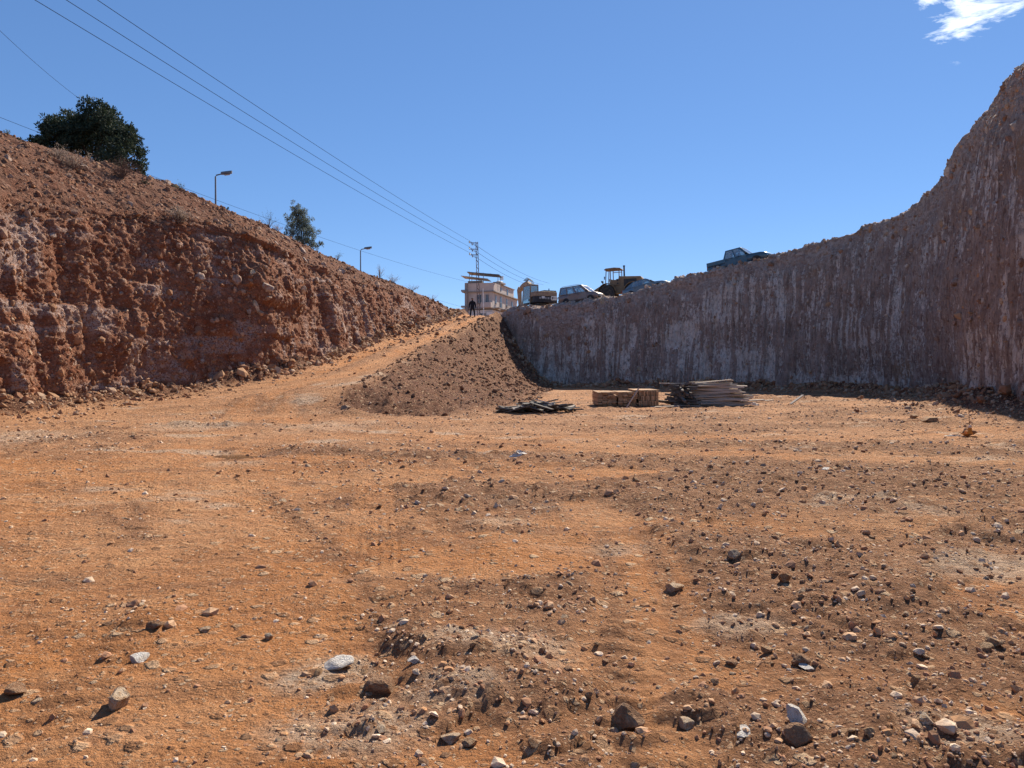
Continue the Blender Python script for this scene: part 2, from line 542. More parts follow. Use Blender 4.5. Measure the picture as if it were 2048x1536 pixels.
def lanes(x, y, ruts=False):
    """0..1: how much a place lies on a lane packed by wheels"""
    out = np.zeros_like(x); rut = np.zeros_like(x); trd = np.zeros_like(x)
    for pts, w in LANES:
        C = catmull(pts, 6)
        best = np.full(x.shape, 1e9, np.float32); arc = np.zeros(x.shape, np.float32); s0 = 0.0
        for p0, p1 in zip(C[:-1], C[1:]):
            vx, vy = p1 - p0
            q = np.clip(((x - p0[0]) * vx + (y - p0[1]) * vy) / (vx * vx + vy * vy), 0, 1)
            dq = (x - p0[0] - q * vx) ** 2 + (y - p0[1] - q * vy) ** 2
            arc = np.where(dq < best, s0 + q * math.hypot(vx, vy), arc)
            best = np.minimum(best, dq); s0 += math.hypot(vx, vy)
        dd = np.sqrt(best) + .35 * w * n2(x * 1.1, y * 1.1, 15)
        out = np.maximum(out, 1 - sst(w * .55, w * 1.1, dd))
        rut = np.maximum(rut, np.exp(-((np.sqrt(best) - .62 * w) / (.10 + .004 * y)) ** 2) * sst(-.35, .1, n2(x * .7, y * .5, 16)))
        band_ = sst(.20, .12, np.abs(np.sqrt(best) - .52 * w)) * sst(-.25, .15, n2(x * .5, y * .5, 18))
        trd = np.where(band_ > np.abs(trd) * 0 + .01, np.maximum(trd * 0, band_) * np.sin(arc * 2 * math.pi / .17), trd)
    return (out, rut, trd) if ruts else out


def ground_z(x, y, cell, want_masks=False):
    """height of the pit floor, ramp and spoil heap; cell = local vertex spacing, to leave out what it cannot hold"""
    x = np.asarray(x, np.float32); y = np.asarray(y, np.float32)
    z = smooth_ground(x, y).astype(np.float32)
    wd = wall_dist(x, y)
    xr = si(y, XR); xl = np.interp(y, LBC[:, 1], LBC[:, 0]); xt = si(y, XT)
    ramp = sst(31, 36, y) * sst(xl + .4, xl + 1.2, x) * (1 - sst(xr - .5, xr, x))
    road = sst(15, 30, y) * sst(-.55, -.35, x / np.maximum(y, 1)) * (1 - sst(-6.5, -5.2, x))
    rag = .9 * fbm(x * .9, y * .5, 3, 8)
    heap = sst(23.4, 26.5, y + rag) * sst(xr - .5, xr + .5, x + .5 * rag) * (1 - sst(xt - .6, xt + 1.3, x + rag))
    floor = 1 - np.maximum(ramp, heap)
    # talus at the foot of the banks
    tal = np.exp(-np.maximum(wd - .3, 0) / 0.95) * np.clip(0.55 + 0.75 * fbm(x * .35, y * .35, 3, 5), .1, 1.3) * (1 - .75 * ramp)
    z += tal * .8
    # long undulations and graded passes that lie across the view
    z += .07 * fbm(x * .22, y * .3, 3, 11) * floor
    warp = n2(x * .25, y * .25, 21) * .9
    band = fbm(x * .22 + warp * .3, y * .62 + warp, 4, 31)
    patch = fbm(x * .55, y * .8, 4, 41)
    right = sst(-2.5, 3.5, x + .25 * (8 - y))
    blob = lambda cx_, cy_, rx_, ry_: np.exp(-(((x - cx_) / rx_) ** 2 + ((y - cy_) / ry_) ** 2))
    bias = -.16 + .40 * right + .42 * blob(-.6, 3.4, .75, .7) + .30 * blob(2.1, 5.6, 1.5, 1.0) + .30 * blob(1.6, 9.2, 2.2, .9) + .3 * blob(2.1, 3.1, .5, .6) + .26 * blob(4.5, 12, 4, 3) + .22 * blob(-2, 13.2, 1.6, .6) - .1 * sst(14, 22, y)
    clod = sst(-.12, .40, band * .7 + patch * .6 + .35 * fbm(x * 2.6, y * 3.2, 3, 45) + bias)
    strip = sst(.12, .5, n2(x * .16 + 1.3 * warp, y * .95 + .8 * warp, 46) + .35 * patch) * sst(6, 9, y) * (1 - sst(21, 27, y)) * (.45 + .55 * right)
    clod = np.maximum(clod, .85 * strip)
    z += .035 * strip * floor
    clod = np.maximum(clod * floor * (1 - .8 * road), .7 * heap * sst(-.25, .15, patch))
    lane, rut, trd = lanes(x, y, True)
    z += .013 * trd * (1 - sst(.035, .075, cell)) * floor
    clod = clod * (1 - .85 * lane)
    clod = np.maximum(clod, .75 * rut * floor)
    z += rut * floor * (.03 * n2(x * 3, y * 3, 17) - .02)
    clod = np.maximum(clod, sst(.15, .5, tal))
    # a pushed-up windrow of clods right of the middle, and low ridges beyond it
    for (ax, ay, bx, by, w, h) in ((1.75, 6.6, 2.75, 5.15, .34, .13), (.2, 9.6, 2.7, 8.4, .5, .09), (-2.2, 13.6, .6, 13.2, .5, .08), (2.8, 10.8, 7.2, 9.5, .55, .10),
                                   (4.6, 15.6, 8.6, 14.6, .6, .09), (-.55, 4.25, .1, 3.55, .25, .07), (.9, 3.5, 1.35, 3.15, .22, .07), (1.5, 3.35, 2.1, 2.95, .3, .06), (-4.4, 14.2, -3.2, 14.0, .5, .06),
                                   (4.4, 6.9, 6.2, 6.2, .4, -.08), (-9.2, 20.5, -7.2, 20.1, .5, .06)):
        vx, vy = bx - ax, by - ay
        L2 = vx * vx + vy * vy
        q = np.clip(((x - ax) * vx + (y - ay) * vy) / L2, 0, 1)
        dd = np.hypot(x - ax - q * vx, y - ay - q * vy) + .12 * n2(x * 3, y * 3, 51)
        k = np.exp(-(dd / w) ** 2)
        z += h * k * (.75 + .5 * n2(x * 2.2, y * 2.2, 52))
        clod = np.maximum(clod, sst(.25, .6, k))
    # clods: three sizes of lumps
    for (s, a, sd, p) in ((.34, .050, 61, .5), (.15, .034, 64, .75), (.065, .017, 67, .9)):
        k = 1 - sst(.5 * s, 1.1 * s, cell)
        if np.max(k) <= 0:
            continue
        f, idn = worley(x / s + .35 * n2(x / s * .7, y / s * .7, sd + 9), y / s, sd)
        lump = np.clip(1 - f * 1.15, 0, 1) ** 1.0 * sst(1 - p - .25, 1 - p + .25, idn) * (.35 + .65 * idn)
        z += a * lump * k * (.20 * (1 - .6 * lane) + .80 * clod) * np.minimum(1 + y / 30, 2.2)
    z += .022 * fbm(x * 2.6, y * 3.4, 3, 71) * (1 - sst(.15, .4, cell)) * floor
    z += .03 * fbm(x * .9, y * 1.5, 3, 73) * floor
    z += .007 * fbm(x * 13, y * 13, 3, 75) * (1 - sst(.02, .06, cell)) * (.4 + .6 * clod)
    # thin scraped lines, running across the view
    sc = n2(x * 1.3 + y * .4, y * 8 + 2.5 * n2(x * .9, y * .9, 78), 77) * (1 - sst(.03, .09, cell))
    z += .008 * sc * sst(.25, .6, n2(x * .6, y * .9, 79)) * floor
    # coarse rubble on the heap and along the banks
    f, idn = worley(x / .42, y / .42, 81)
    z += (.16 * heap + .14 * np.clip(tal, 0, 1)) * np.clip(1 - f * 1.2, 0, 1) * (.3 + .7 * idn)
    z += .18 * heap * fbm(x * .7, y * .7, 3, 84) + .10 * heap * n2(x * 2.5, y * .6, 86)
    # tread of a lorry tyre in the soft soil, and two smooth ruts up the ramp
    q = (y - 6.0) / 4.8
    cx = -1.15 - .85 * np.clip(q, -1, 2)
    w = x - cx
    inside = sst(.27, .22, np.abs(w)) * sst(-.15, .1, q) * (1 - sst(.85, 1.1, q))
    tread = np.cos(w * 2 * math.pi / .095) * .010 + .007 * np.cos((y + np.abs(w) * .6) * 2 * math.pi / .11)
    z += inside * (tread - .016) * (1 - sst(.02, .06, cell))
    clod = clod * (1 - .8 * inside)
    rt = np.clip((x - xl) / (xr - xl), 0, 1)
    for c in (.34, .72):
        z -= .10 * np.exp(-((rt - c) / .085) ** 2) * sst(33, 40, y) * (1 - sst(74, 78, y))
    centre = np.maximum(np.exp(-((rt - .53) / .085) ** 2), .8 * np.exp(-((rt - .90) / .05) ** 2)) * sst(30, 38, y) * sst(-.3, .1, n2(x * .8, y * .35, 91))
    z += centre * .06 * (1 + n2(x * 4, y * 2, 92))
    # small mounds heaped at the end of the ramp
    z += .25 * np.exp(-(((x + 5.3) / .8) ** 2 + ((y - 24.6) / .5) ** 2)) + .12 * np.exp(-(((x - 7.6) / .6) ** 2 + ((y - 22.4) / .35) ** 2))
    k = np.exp(-((((x + 5.2) / .95) ** 2 + ((y - 14.0) / .62) ** 2) ** 2))
    z = z * (1 - k) + k * (-.055 + .015 * n2(x * 2, y * 3, 93))
    if not want_masks:
        return z
    clod = np.maximum(clod, centre * .8)
    smooth_soil = np.maximum(ramp * np.maximum(np.exp(-((rt - .34) / .13) ** 2), np.exp(-((rt - .72) / .13) ** 2)), 0)
    clod = clod * (1 - .8 * smooth_soil)
    chalk = sst(.36, .62, fbm(x * .5 + 3, y * .9, 4, 95)) * floor * .9
    for (px, py, r, s) in ((-.1, 4.2, .46, 1.0), (-1.0, 3.85, .34, 1.0), (-.75, 3.25, .42, .8), (-.3, 3.6, .3, .7), (1.9, 3.15, .3, .8), (1.4, 4.6, .3, .7), (.95, 6.4, .35, .6), (-.2, 7.5, .4, .6), (3.9, 5.9, .8, .75), (-8.6, 20.6, 1.6, .8), (-5.2, 20.6, 1.6, .6), (-12.5, 16.5, 2.6, .75),
                           (-4.7, 12.5, .7, .5), (-6.6, 29.5, 1.0, .9), (-6.2, 33, .9, .8), (-6.0, 40, .6, .6)):
        dd = np.hypot(x - px, (y - py) * (1.5 if py < 15 else .8)) / r + .35 * fbm(x * 3.5, y * 3.5, 3, 97)
        chalk = np.maximum(chalk, s * sst(1.15, .35, dd))
    mixed = np.clip(sst(9, 22, y) * .75 + .35 * sst(.1, .5, fbm(x * .3, y * .45, 3, 99)) - smooth_soil, 0, 1)
    mixed = np.maximum(mixed, heap)
    mixed = mixed * (1 - .6 * lane)
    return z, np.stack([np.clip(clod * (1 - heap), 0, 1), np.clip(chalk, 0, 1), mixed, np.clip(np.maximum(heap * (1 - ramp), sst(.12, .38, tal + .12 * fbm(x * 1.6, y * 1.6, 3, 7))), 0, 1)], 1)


# ------------------------------------------------------------------ the pit floor, ramp and spoil heap: one sheet, finest near the viewer
rows_near = np.exp(np.arange(math.log(1.3), math.log(82), .0062))
rows = np.concatenate([np.array([-30, -20, -12, -7, -4, -2, -.8, .2, .8, 1.1]), rows_near, np.array([86, 92, 100, 115, 135, 160, 200, 300, 600, 1500])])
cols_in = np.linspace(-.80, .80, 430)
side = np.array([.02, .05, .1, .2, .35, .6, 1.0])
Y = rows[:, None] * np.ones((1, len(cols_in) + 2 * len(side)))
wd_ = np.maximum(rows, 1.2)[:, None]
ext = np.maximum(60, wd_ * 1.5)
X = np.concatenate([-(.80 * wd_ + side[::-1][None, :] * ext), cols_in[None, :] * wd_, .80 * wd_ + side[None, :] * ext], 1)
cell = np.broadcast_to(wd_ * .0045, X.shape)
gz, gm = ground_z(X.ravel(), Y.ravel(), cell.ravel(), True)
V = np.stack([X.ravel(), Y.ravel(), gz], 1)
ground = mobj('ground', np_mesh('ground', V, grid_faces(*X.shape), gm), M['ground'])
tag(ground, kind='structure')


def bank_sheet(P, prof, ds):
    """sweep a profile along a path. P: stations (x, y, ...); prof(stations) -> (n, m, 2) of outward offset and height"""
    seg = np.hypot(np.diff(P[:, 0]), np.diff(P[:, 1]))
    s = np.concatenate([[0], np.cumsum(seg)])
    ss = [0.0]
    while ss[-1] < s[-1]:
        y = np.interp(ss[-1], s, P[:, 1]); x = np.interp(ss[-1], s, P[:, 0])
        ss.append(ss[-1] + ds(x, y))
    ss = np.array(ss)
    Q = np.stack([np.interp(ss, s, P[:, k]) for k in range(P.shape[1])], 1)
    d = np.gradient(Q[:, :2], ss, axis=0)
    # soften the direction so that the outward rays do not cross
    k = np.ones(9) / 9
    for j in (0, 1):
        d[:, j] = np.convolve(np.pad(d[:, j], 4, mode='edge'), k, 'valid')
    d /= np.linalg.norm(d, axis=1)[:, None]
    nrm = np.stack([-d[:, 1], d[:, 0]], 1)
    pr = prof(Q)
    Xs = Q[:, None, 0] + nrm[:, None, 0] * pr[:, :, 0]
    Ys = Q[:, None, 1] + nrm[:, None, 1] * pr[:, :, 0]
    V = np.stack([Xs, Ys, pr[:, :, 1]], 2)
    return ss, Q, nrm, V


def normals_of(V):
    a = np.gradient(V, axis=0); b = np.gradient(V, axis=1)
    n = np.cross(b, a)
    return n / np.maximum(np.linalg.norm(n, axis=2, keepdims=True), 1e-9)


def lerp_prof(knots, counts):
    """knots: list of (n,2) arrays; counts: samples per interval -> (n, m, 2)"""
    out = []
    for i, c in enumerate(counts):
        for k in range(c):
            t = k / c
            out.append(knots[i] * (1 - t) + knots[i + 1] * t)
    out.append(knots[-1])
    return np.stack(out, 1)


def vis_ds(x, y):
    return .05 + .0014 * max(y - 20, 0) if y > 17 and y < 84 else .6


# --- left bank: stony face, loose slope above it, ridge, and the hillside behind
N_FACE, N_SLOPE = 165, 90


def prof_left(Q):
    o = np.ones(len(Q)); bz = Q[:, 2]
    face_h = Q[:, 4] - bz
    k = [np.stack([-.25 * o, bz - 1.0], 1), np.stack([0 * o, bz], 1), np.stack([Q[:, 3] * .95, bz + face_h * .84], 1), np.stack([Q[:, 3] * 1.35, Q[:, 4] + .1], 1),
         np.stack([Q[:, 3] + (Q[:, 5] - Q[:, 3]) * .55, Q[:, 4] + (Q[:, 6] - Q[:, 4]) * .63], 1), np.stack([Q[:, 5], Q[:, 6]], 1),
         np.stack([Q[:, 5] + 1.5, Q[:, 6] - .05], 1), np.stack([Q[:, 5] + 5, np.minimum(Q[:, 6] - .6, 10)], 1), np.stack([Q[:, 5] + 13, np.minimum(Q[:, 6] - 1, 7.8)], 1),
         np.stack([Q[:, 5] + 60, 6 * o], 1), np.stack([Q[:, 5] + 600, 2 * o], 1)]
    return lerp_prof(k, [4, int(N_FACE * .8), int(N_FACE * .2), N_SLOPE // 2, N_SLOPE // 2, 10, 14, 6, 4, 3])


ssl, QL, nl, VL = bank_sheet(LBC, prof_left, vis_ds)
# round the brow: blur along the profile
for _ in range(22):
    VL[:, 2:-2, :] = .25 * VL[:, 1:-3, :] + .5 * VL[:, 2:-2, :] + .25 * VL[:, 3:-1, :]
NL = normals_of(VL)
Sg = np.broadcast_to(ssl[:, None], VL.shape[:2]); Zg = VL[:, :, 2]
j = np.arange(VL.shape[1])[None, :] * np.ones((VL.shape[0], 1))
upper = sst(N_FACE - 12, N_FACE + 14, j)                       # 0 on the face, 1 on the loose slope
tail = 1 - sst(N_FACE + N_SLOPE + 10, N_FACE + N_SLOPE + 26, j)
hh = Zg + .35 * VL[:, :, 0] * upper                             # a coordinate that keeps running on the slope
far = 1 / (1 + np.maximum(VL[:, :, 1] - 25, 0) / 40)
D = np.zeros(VL.shape[:2], np.float32)
D += .30 * fbm(Sg * .16, hh * .2, 3, 101) * (1 - .4 * upper)
D += .13 * fbm(Sg * .55, hh * .42, 4, 105)
D += .16 * n2(Sg * 1.1, hh * .16, 109) * (1 - upper)            # vertical bites of the bucket
D -= .22 * sst(.42, .72, n2(Sg * 1.3 + 4.1, hh * .8, 113)) * (1 - upper)
D -= .5 * sst(.45, .8, n2(Sg * .34 + 2.3, hh * .33, 112)) * (1 - upper) * sst(26, 34, VL[:, :, 1]) * (1 - sst(48, 60, VL[:, :, 1]))   # hollows where lumps fell out
for (s_, a_, sd, p) in ((.95, .06, 121, .35), (.46, .085, 124, .55), (.22, .085, 127, .8), (.12, .06, 130, .9)):
    f, idn = worley(Sg / s_ + .3 * n2(Sg / s_, hh / s_, sd + 3), hh / s_ * (1 + .3 * upper), sd)
    lump = np.clip(1 - f * 1.2, 0, 1) ** .6 * sst(1 - p - .15, 1 - p + .15, idn) * (.4 + .6 * idn)
    D += a_ * lump * (1 - .35 * upper)
D += .09 * fbm(Sg * 4, hh * 4, 4, 133, .65)
# slips running down the slope
D += upper * .12 * n2(Sg * .9 + hh * .35, hh * .12, 136)
seen = tail * sst(0, 6, j) * (.5 + .5 * far)
VL += NL * (D * seen)[:, :, None]
pale = sst(.30, .62, fbm(Sg * .5, hh * .55, 4, 141)) * (1 - upper) * .75
pale = np.maximum(pale, sst(.25, .5, n2(Sg * 2.2 + .2 * n2(hh, Sg, 3), hh * .22, 144)) * (1 - upper) * sst(3.6, 1.5, Zg - QL[:, 2][:, None]) * .75)
pale = np.maximum(pale, .7 * sst(.55, .8, n2(Sg * .3, hh * 3.2, 147)) * (1 - upper))
gm = np.stack([np.zeros_like(pale), pale, upper, np.ones_like(pale)], 2).reshape(-1, 4)
bank_left = mobj('earth_bank_left', np_mesh('earth_bank_left', VL.reshape(-1, 3), grid_faces(*VL.shape[:2])[:, ::-1], gm), M['bank_l'])
tag(bank_left, kind='structure')

# --- back and right bank: scraped by a toothed bucket, chalk smeared in upright stripes
N_RF = 235


def prof_right(Q):
    o = np.ones(len(Q)); top = Q[:, 3]; w = Q[:, 2]
    k = [np.stack([-.15 * o, -1.0 * o], 1), np.stack([0 * o, 0 * o], 1), np.stack([w * .62, top * .78], 1), np.stack([w * 1.0, top - .25], 1), np.stack([w + .45, top], 1), np.stack([w + 1.5, top - .02], 1),
         np.stack([w + 4, top + .12], 1), np.stack([w + 16, top + .8], 1), np.stack([w + 60, top * .6 + 2.5], 1), np.stack([w + 600, 2 * o], 1)]
    return lerp_prof(k, [4, int(N_RF * .72), int(N_RF * .22), int(N_RF * .06), 8, 8, 10, 5, 3])


def vis_ds_r(x, y):
    return .055 + .0009 * max(y - 20, 0) if 19 < y < 84 else .6


ssr, QR, nr_, VR = bank_sheet(RBC, prof_right, vis_ds_r)
for _ in range(4):
    VR[:, 2:-2, :] = .25 * VR[:, 1:-3, :] + .5 * VR[:, 2:-2, :] + .25 * VR[:, 3:-1, :]
NR = normals_of(VR)
Sg = np.broadcast_to(ssr[:, None], VR.shape[:2]); Zg = VR[:, :, 2]
topz = np.broadcast_to(QR[:, 3][:, None], Zg.shape)
j = np.arange(VR.shape[1])[None, :] * np.ones((VR.shape[0], 1))
below = topz - Zg
onface = 1 - sst(N_RF - 6, N_RF + 4, j)
lean = Sg + .06 * Zg * sst(60, 90, Sg) + .10 * n2(Sg * .5, Zg * .35, 201)
soilband = sst(2.0 + .9, 1.0, below + 1.3 * n2(Sg * .22, Zg * 0, 203) + .5 * n2(Sg * 1.1, Zg * .8, 204))
fl1 = n2(lean * 2.0, Zg * .14, 211); fl2 = n2(lean * 4.2, Zg * .22, 213); fl3 = n2(lean * 8.0, Zg * .42, 215)
flute = (.40 * fl1 + .42 * fl2 + .30 * fl3)
D = np.zeros(VR.shape[:2], np.float32)
D += .45 * fbm(Sg * .11, Zg * .16, 3, 221)
D += (.24 * flute + .08 * fl3) * onface * (1 - .7 * soilband)
D += .09 * fbm(Sg * 1.1, Zg * .8, 4, 225)
for (s_, a_, sd, p) in ((.6, .10, 231, .3), (.28, .07, 234, .45), (.15, .04, 237, .6)):
    f, idn = worley(Sg / s_, Zg / s_ * (.6 if sd != 231 else .8), sd)
    D += a_ * np.clip(1 - f * 1.2, 0, 1) ** .7 * sst(1 - p - .15, 1 - p + .15, idn) * (.6 + .9 * soilband)
D += .10 * soilband * fbm(Sg * 1.7, Zg * 1.7, 3, 241)
rim = np.exp(-((j - N_RF - 2) / 9.0) ** 2)
D += rim * (.15 * n2(Sg * .7, Sg * 0, 245) + .12 * n2(Sg * 2.1, Zg, 246) + .10 * n2(Sg * 5.1, Zg, 247))
seen = sst(0, 6, j) * (1 - sst(N_RF + 10, N_RF + 22, j))
VR += NR * (D * seen)[:, :, None]
smear = sst(-.28, .36, .20 * fl1 + .42 * fl2 + .48 * fl3 + .26 * fbm(Sg * .2, Zg * .35, 3, 251) + .3 * fbm(Sg * 1.1, Zg * 1.0, 3, 255) + .06 * sst(7, 1, Zg) + .06 + .12 * sst(44, 34, VR[:, :, 1]))
smear *= onface * (1 - soilband) * (.55 + .45 * sst(-.3, .3, n2(Sg * .3, Zg * .45, 258)))
ochre = sst(.32, .6, fbm(Sg * .14 + 7, Zg * .2, 3, 261)) * onface
gm = np.stack([np.maximum(soilband, 1 - onface), np.clip(smear, 0, 1), ochre, np.ones_like(smear)], 2).reshape(-1, 4)
bank_right = mobj('earth_bank_right', np_mesh('earth_bank_right', VR.reshape(-1, 3), grid_faces(*VR.shape[:2])[:, ::-1], gm), M['bank_r'])
tag(bank_right, kind='structure')

# ------------------------------------------------------------------ stones
def ico(sub):
    bm = bmesh.new()
    bmesh.ops.create_icosphere(bm, subdivisions=sub, radius=1.0)
    v = np.array([p.co[:] for p in bm.verts]); f = np.array([[q.index for q in p.verts] for p in bm.faces])
    bm.free()
    return v, f


def rock_shape(v, seed, cuts=11, rough=.10):
    r = np.random.default_rng(seed)
    p = v.copy()
    for _ in range(cuts):
        n = r.normal(size=3); n /= np.linalg.norm(n)
        h = r.uniform(.45, .85)
        d = p @ n
        p = p - np.maximum(d - h, 0)[:, None] * n[None, :] * .96
    p *= 1 + rough * (r.random(len(p))[:, None] - .5)
    p /= np.abs(p).max()
    return p


ICO1, ICO2, ICO3 = ico(1), ico(2), ico(3)
ROCKS_S = [rock_shape(ICO1[0], 300 + i, 5, .5) for i in range(10)]
ROCKS_M = [rock_shape(ICO2[0], 400 + i, 10, .22) for i in range(10)]


def rand_rot(r, n, tilt=math.pi):
    a = r.uniform(0, 2 * math.pi, n); b = r.uniform(-tilt, tilt, n); c = r.uniform(-tilt, tilt, n)
    ca, sa, cb, sb, cc, sc = np.cos(a), np.sin(a), np.cos(b), np.sin(b), np.cos(c), np.sin(c)
    R = np.empty((n, 3, 3))
    R[:, 0, 0] = ca * cb; R[:, 0, 1] = ca * sb * sc - sa * cc; R[:, 0, 2] = ca * sb * cc + sa * sc
    R[:, 1, 0] = sa * cb; R[:, 1, 1] = sa * sb * sc + ca * cc; R[:, 1, 2] = sa * sb * cc - ca * sc
    R[:, 2, 0] = -sb; R[:, 2, 1] = cb * sc; R[:, 2, 2] = cb * cc
    return R


def scatter_mesh(name, shapes, faces, loc, size, tint, r, tilt=.6):
    n = len(loc)
    R = rand_rot(r, n, tilt)
    asp = np.stack([r.uniform(.75, 1.25, n), r.uniform(.6, 1.0, n), r.uniform(.4, .8, n)], 1) * size[:, None]
    sh = np.stack(shapes)[r.integers(0, len(shapes), n)]
    P = np.einsum('nij,nkj->nki', R, sh * asp[:, None, :]) + loc[:, None, :]
    nv = sh.shape[1]
    Fc = (faces[None, :, :] + (np.arange(n) * nv)[:, None, None]).reshape(-1, 3)
    col = np.repeat(np.concatenate([tint, np.ones((n, 1))], 1), nv, 0)
    return np_mesh(name, P.reshape(-1, 3), Fc, col, smooth=False)


PALE = np.array([.74, .58, .42]); TAN = np.array([.58, .37, .22]); BRN = np.array([.42, .22, .125]); ORG = np.array([.56, .30, .145])


def tints(r, n, wpale, wtan, wbrn):
    k = r.random(n)
    c = np.where((k < wpale)[:, None], PALE, np.where((k < wpale + wtan)[:, None], TAN, np.where((k < wpale + wtan + wbrn)[:, None], BRN, ORG)))
    return c * r.uniform(.75, 1.22, (n, 1))


def floor_points(r, n, dmin, dmax, need=True, umax=.80):
    """points spread evenly over the view, thicker where the floor is broken up"""
    d = np.exp(r.uniform(math.log(dmin), math.log(dmax), n * 3)); u = r.uniform(-umax, umax, n * 3)
    x = u * d
    z, m = ground_z(x, d, d * .0045, True)
    wl_ = np.interp(d, LBC[:, 1], LBC[:, 0]); 
    Rx = RBC[::-1]
    wr_ = np.interp(d, Rx[:, 1], Rx[:, 0])
    clump = sst(-.15, .45, fbm(x * 1.4, d * 1.4, 3, 301)) * (1 - .8 * lanes(x, d))
    rampy = (d > 30) & (x < si(d, XR) - .6)
    keep = ~rampy & (r.random(n * 3) < .06 + .42 * clump + .72 * m[:, 0] + .35 * m[:, 1]) & (x > wl_ + .1) & ((x < wr_ - .1) | (d > 45))
    i = np.nonzero(keep)[0][:n]
    return x[i], d[i], z[i], m[i]


r = np.random.default_rng(21)
x, y, z, m = floor_points(r, 27000, 2.3, 50)
size = np.clip(np.exp(r.normal(0, .7, len(x))) * (.0036 + .0008 * y), .003, .07)
loc = np.stack([x, y, z + size * .05], 1)
gravel = mobj('gravel', scatter_mesh('gravel', ROCKS_S, ICO1[1], loc, size, tints(r, len(x), .34, .26, .28), r), M['gravel'])
tag(gravel, kind='stuff')
x, y, z, m = floor_points(r, 2000, 2.4, 26)
size = np.clip(np.exp(r.normal(0, .45, len(x))) * (.010 + .0012 * y), .008, .075)
loc = np.stack([x, y, z - size * .05], 1)
clods = mobj('loose_clods', scatter_mesh('loose_clods', ROCKS_M, ICO2[1][:], loc, size, tints(r, len(x), .22, .24, .38), r), M['gravel'])
tag(clods, kind='stuff')

# --- rubble on the banks and on the spoil heap, too small to pick apart, and the larger stones one by one
def bank_points(r, V, Nn, n, ok):
    a = V.shape[0]; b = V.shape[1]
    e1 = np.linalg.norm(np.diff(V, axis=0)[:, :-1], axis=2); e2 = np.linalg.norm(np.diff(V, axis=1)[:-1], axis=2)
    w = (e1 * e2) * ok[:-1, :-1] / np.maximum(V[:-1, :-1, 1], 10) ** 2
    w = w.ravel() / w.sum()
    i = r.choice(len(w), n, p=w)
    ii, jj = i // (b - 1), i % (b - 1)
    return V[ii, jj], Nn[ii, jj], ii, jj


r = np.random.default_rng(33)
jL = np.arange(VL.shape[1])[None, :]
okL = ((VL[:, :, 1] > 19) & (VL[:, :, 1] < 80) & (jL > 5) & (jL < N_FACE + N_SLOPE + 8)).astype(float)
p, nn, ii, jj = bank_points(r, VL, NL, 11000, okL * np.where(jL < N_FACE, .75, 1.15))
size = np.clip(np.exp(r.normal(0, .5, len(p))) * .0023 * p[:, 1], .03, .24)
tt = tints(r, len(p), .17, .34, .36) * np.array([.56, .46, .43])
rub_l = mobj('rubble', scatter_mesh('rubble', ROCKS_S, ICO1[1], p + nn * (size * .1)[:, None], size, tt, r, 3.1), M['rubble'], bank_left)
tag(rub_l, kind='stuff')
jR = np.arange(VR.shape[1])[None, :]
okR = ((VR[:, :, 1] > 22) & (VR[:, :, 1] < 82) & (jR > 5) & (jR < N_RF + 12)).astype(float)
p, nn, ii, jj = bank_points(r, VR, NR, 5000, okR * np.where(jR > N_RF - 45, 2.2, .35) * np.where(jR > N_RF - 6, 4.5, 1))
size = np.clip(np.exp(r.normal(0, .6, len(p))) * .0020 * p[:, 1], .03, .34)
tt = tints(r, len(p), .3, .3, .36) * np.array([.80, .86, .95])
rub_r = mobj('rubble', scatter_mesh('rubble', ROCKS_S, ICO1[1], p + nn * (size * .1)[:, None], size, tt, r, 3.1), M['rubble'], bank_right)
tag(rub_r, kind='stuff')
# rubble of the heap and of the talus
n = 52000
d = r.uniform(22, 72, n); xx = r.uniform(-20, 27, n)
xr_, xt_ = si(d, XR), si(d, XT)
wdist = wall_dist(xx.astype(np.float32), d.astype(np.float32))
inpit = (xx > np.interp(d, LBC[:, 1], LBC[:, 0]) + .1) & (xx < np.where(d > 50, 200, np.interp(d, RBC[::-1, 1], RBC[::-1, 0])))
zz0 = smooth_ground(xx, d)
onheap = (xx > xr_ - .5) & (xx < xt_ + .8) & (d > 24)
pr = np.where(onheap, .55 * (.4 + .6 * (n2(xx * .6, d * .6, 9) > -.1)), np.exp(-wdist / 1.1) * 1.1) * inpit
sel = r.random(n) < pr
xx, d, onheap = xx[sel], d[sel], onheap[sel]
zz = ground_z(xx, d, d * .0045)
size = np.clip(np.exp(r.normal(0, .55, len(xx))) * (.0015 * d), .03, .24)
tt = tints(r, len(xx), .14, .34, .38) * np.where(onheap[:, None], np.array([[.40, .35, .33]]), np.array([[.7, .67, .64]]))
rub_f = mobj('heap_rubble', scatter_mesh('heap_rubble', ROCKS_S, ICO1[1], np.stack([xx, d, zz + size * .1], 1), size, tt, r, .8), M['rubble'])
tag(rub_f, kind='stuff')

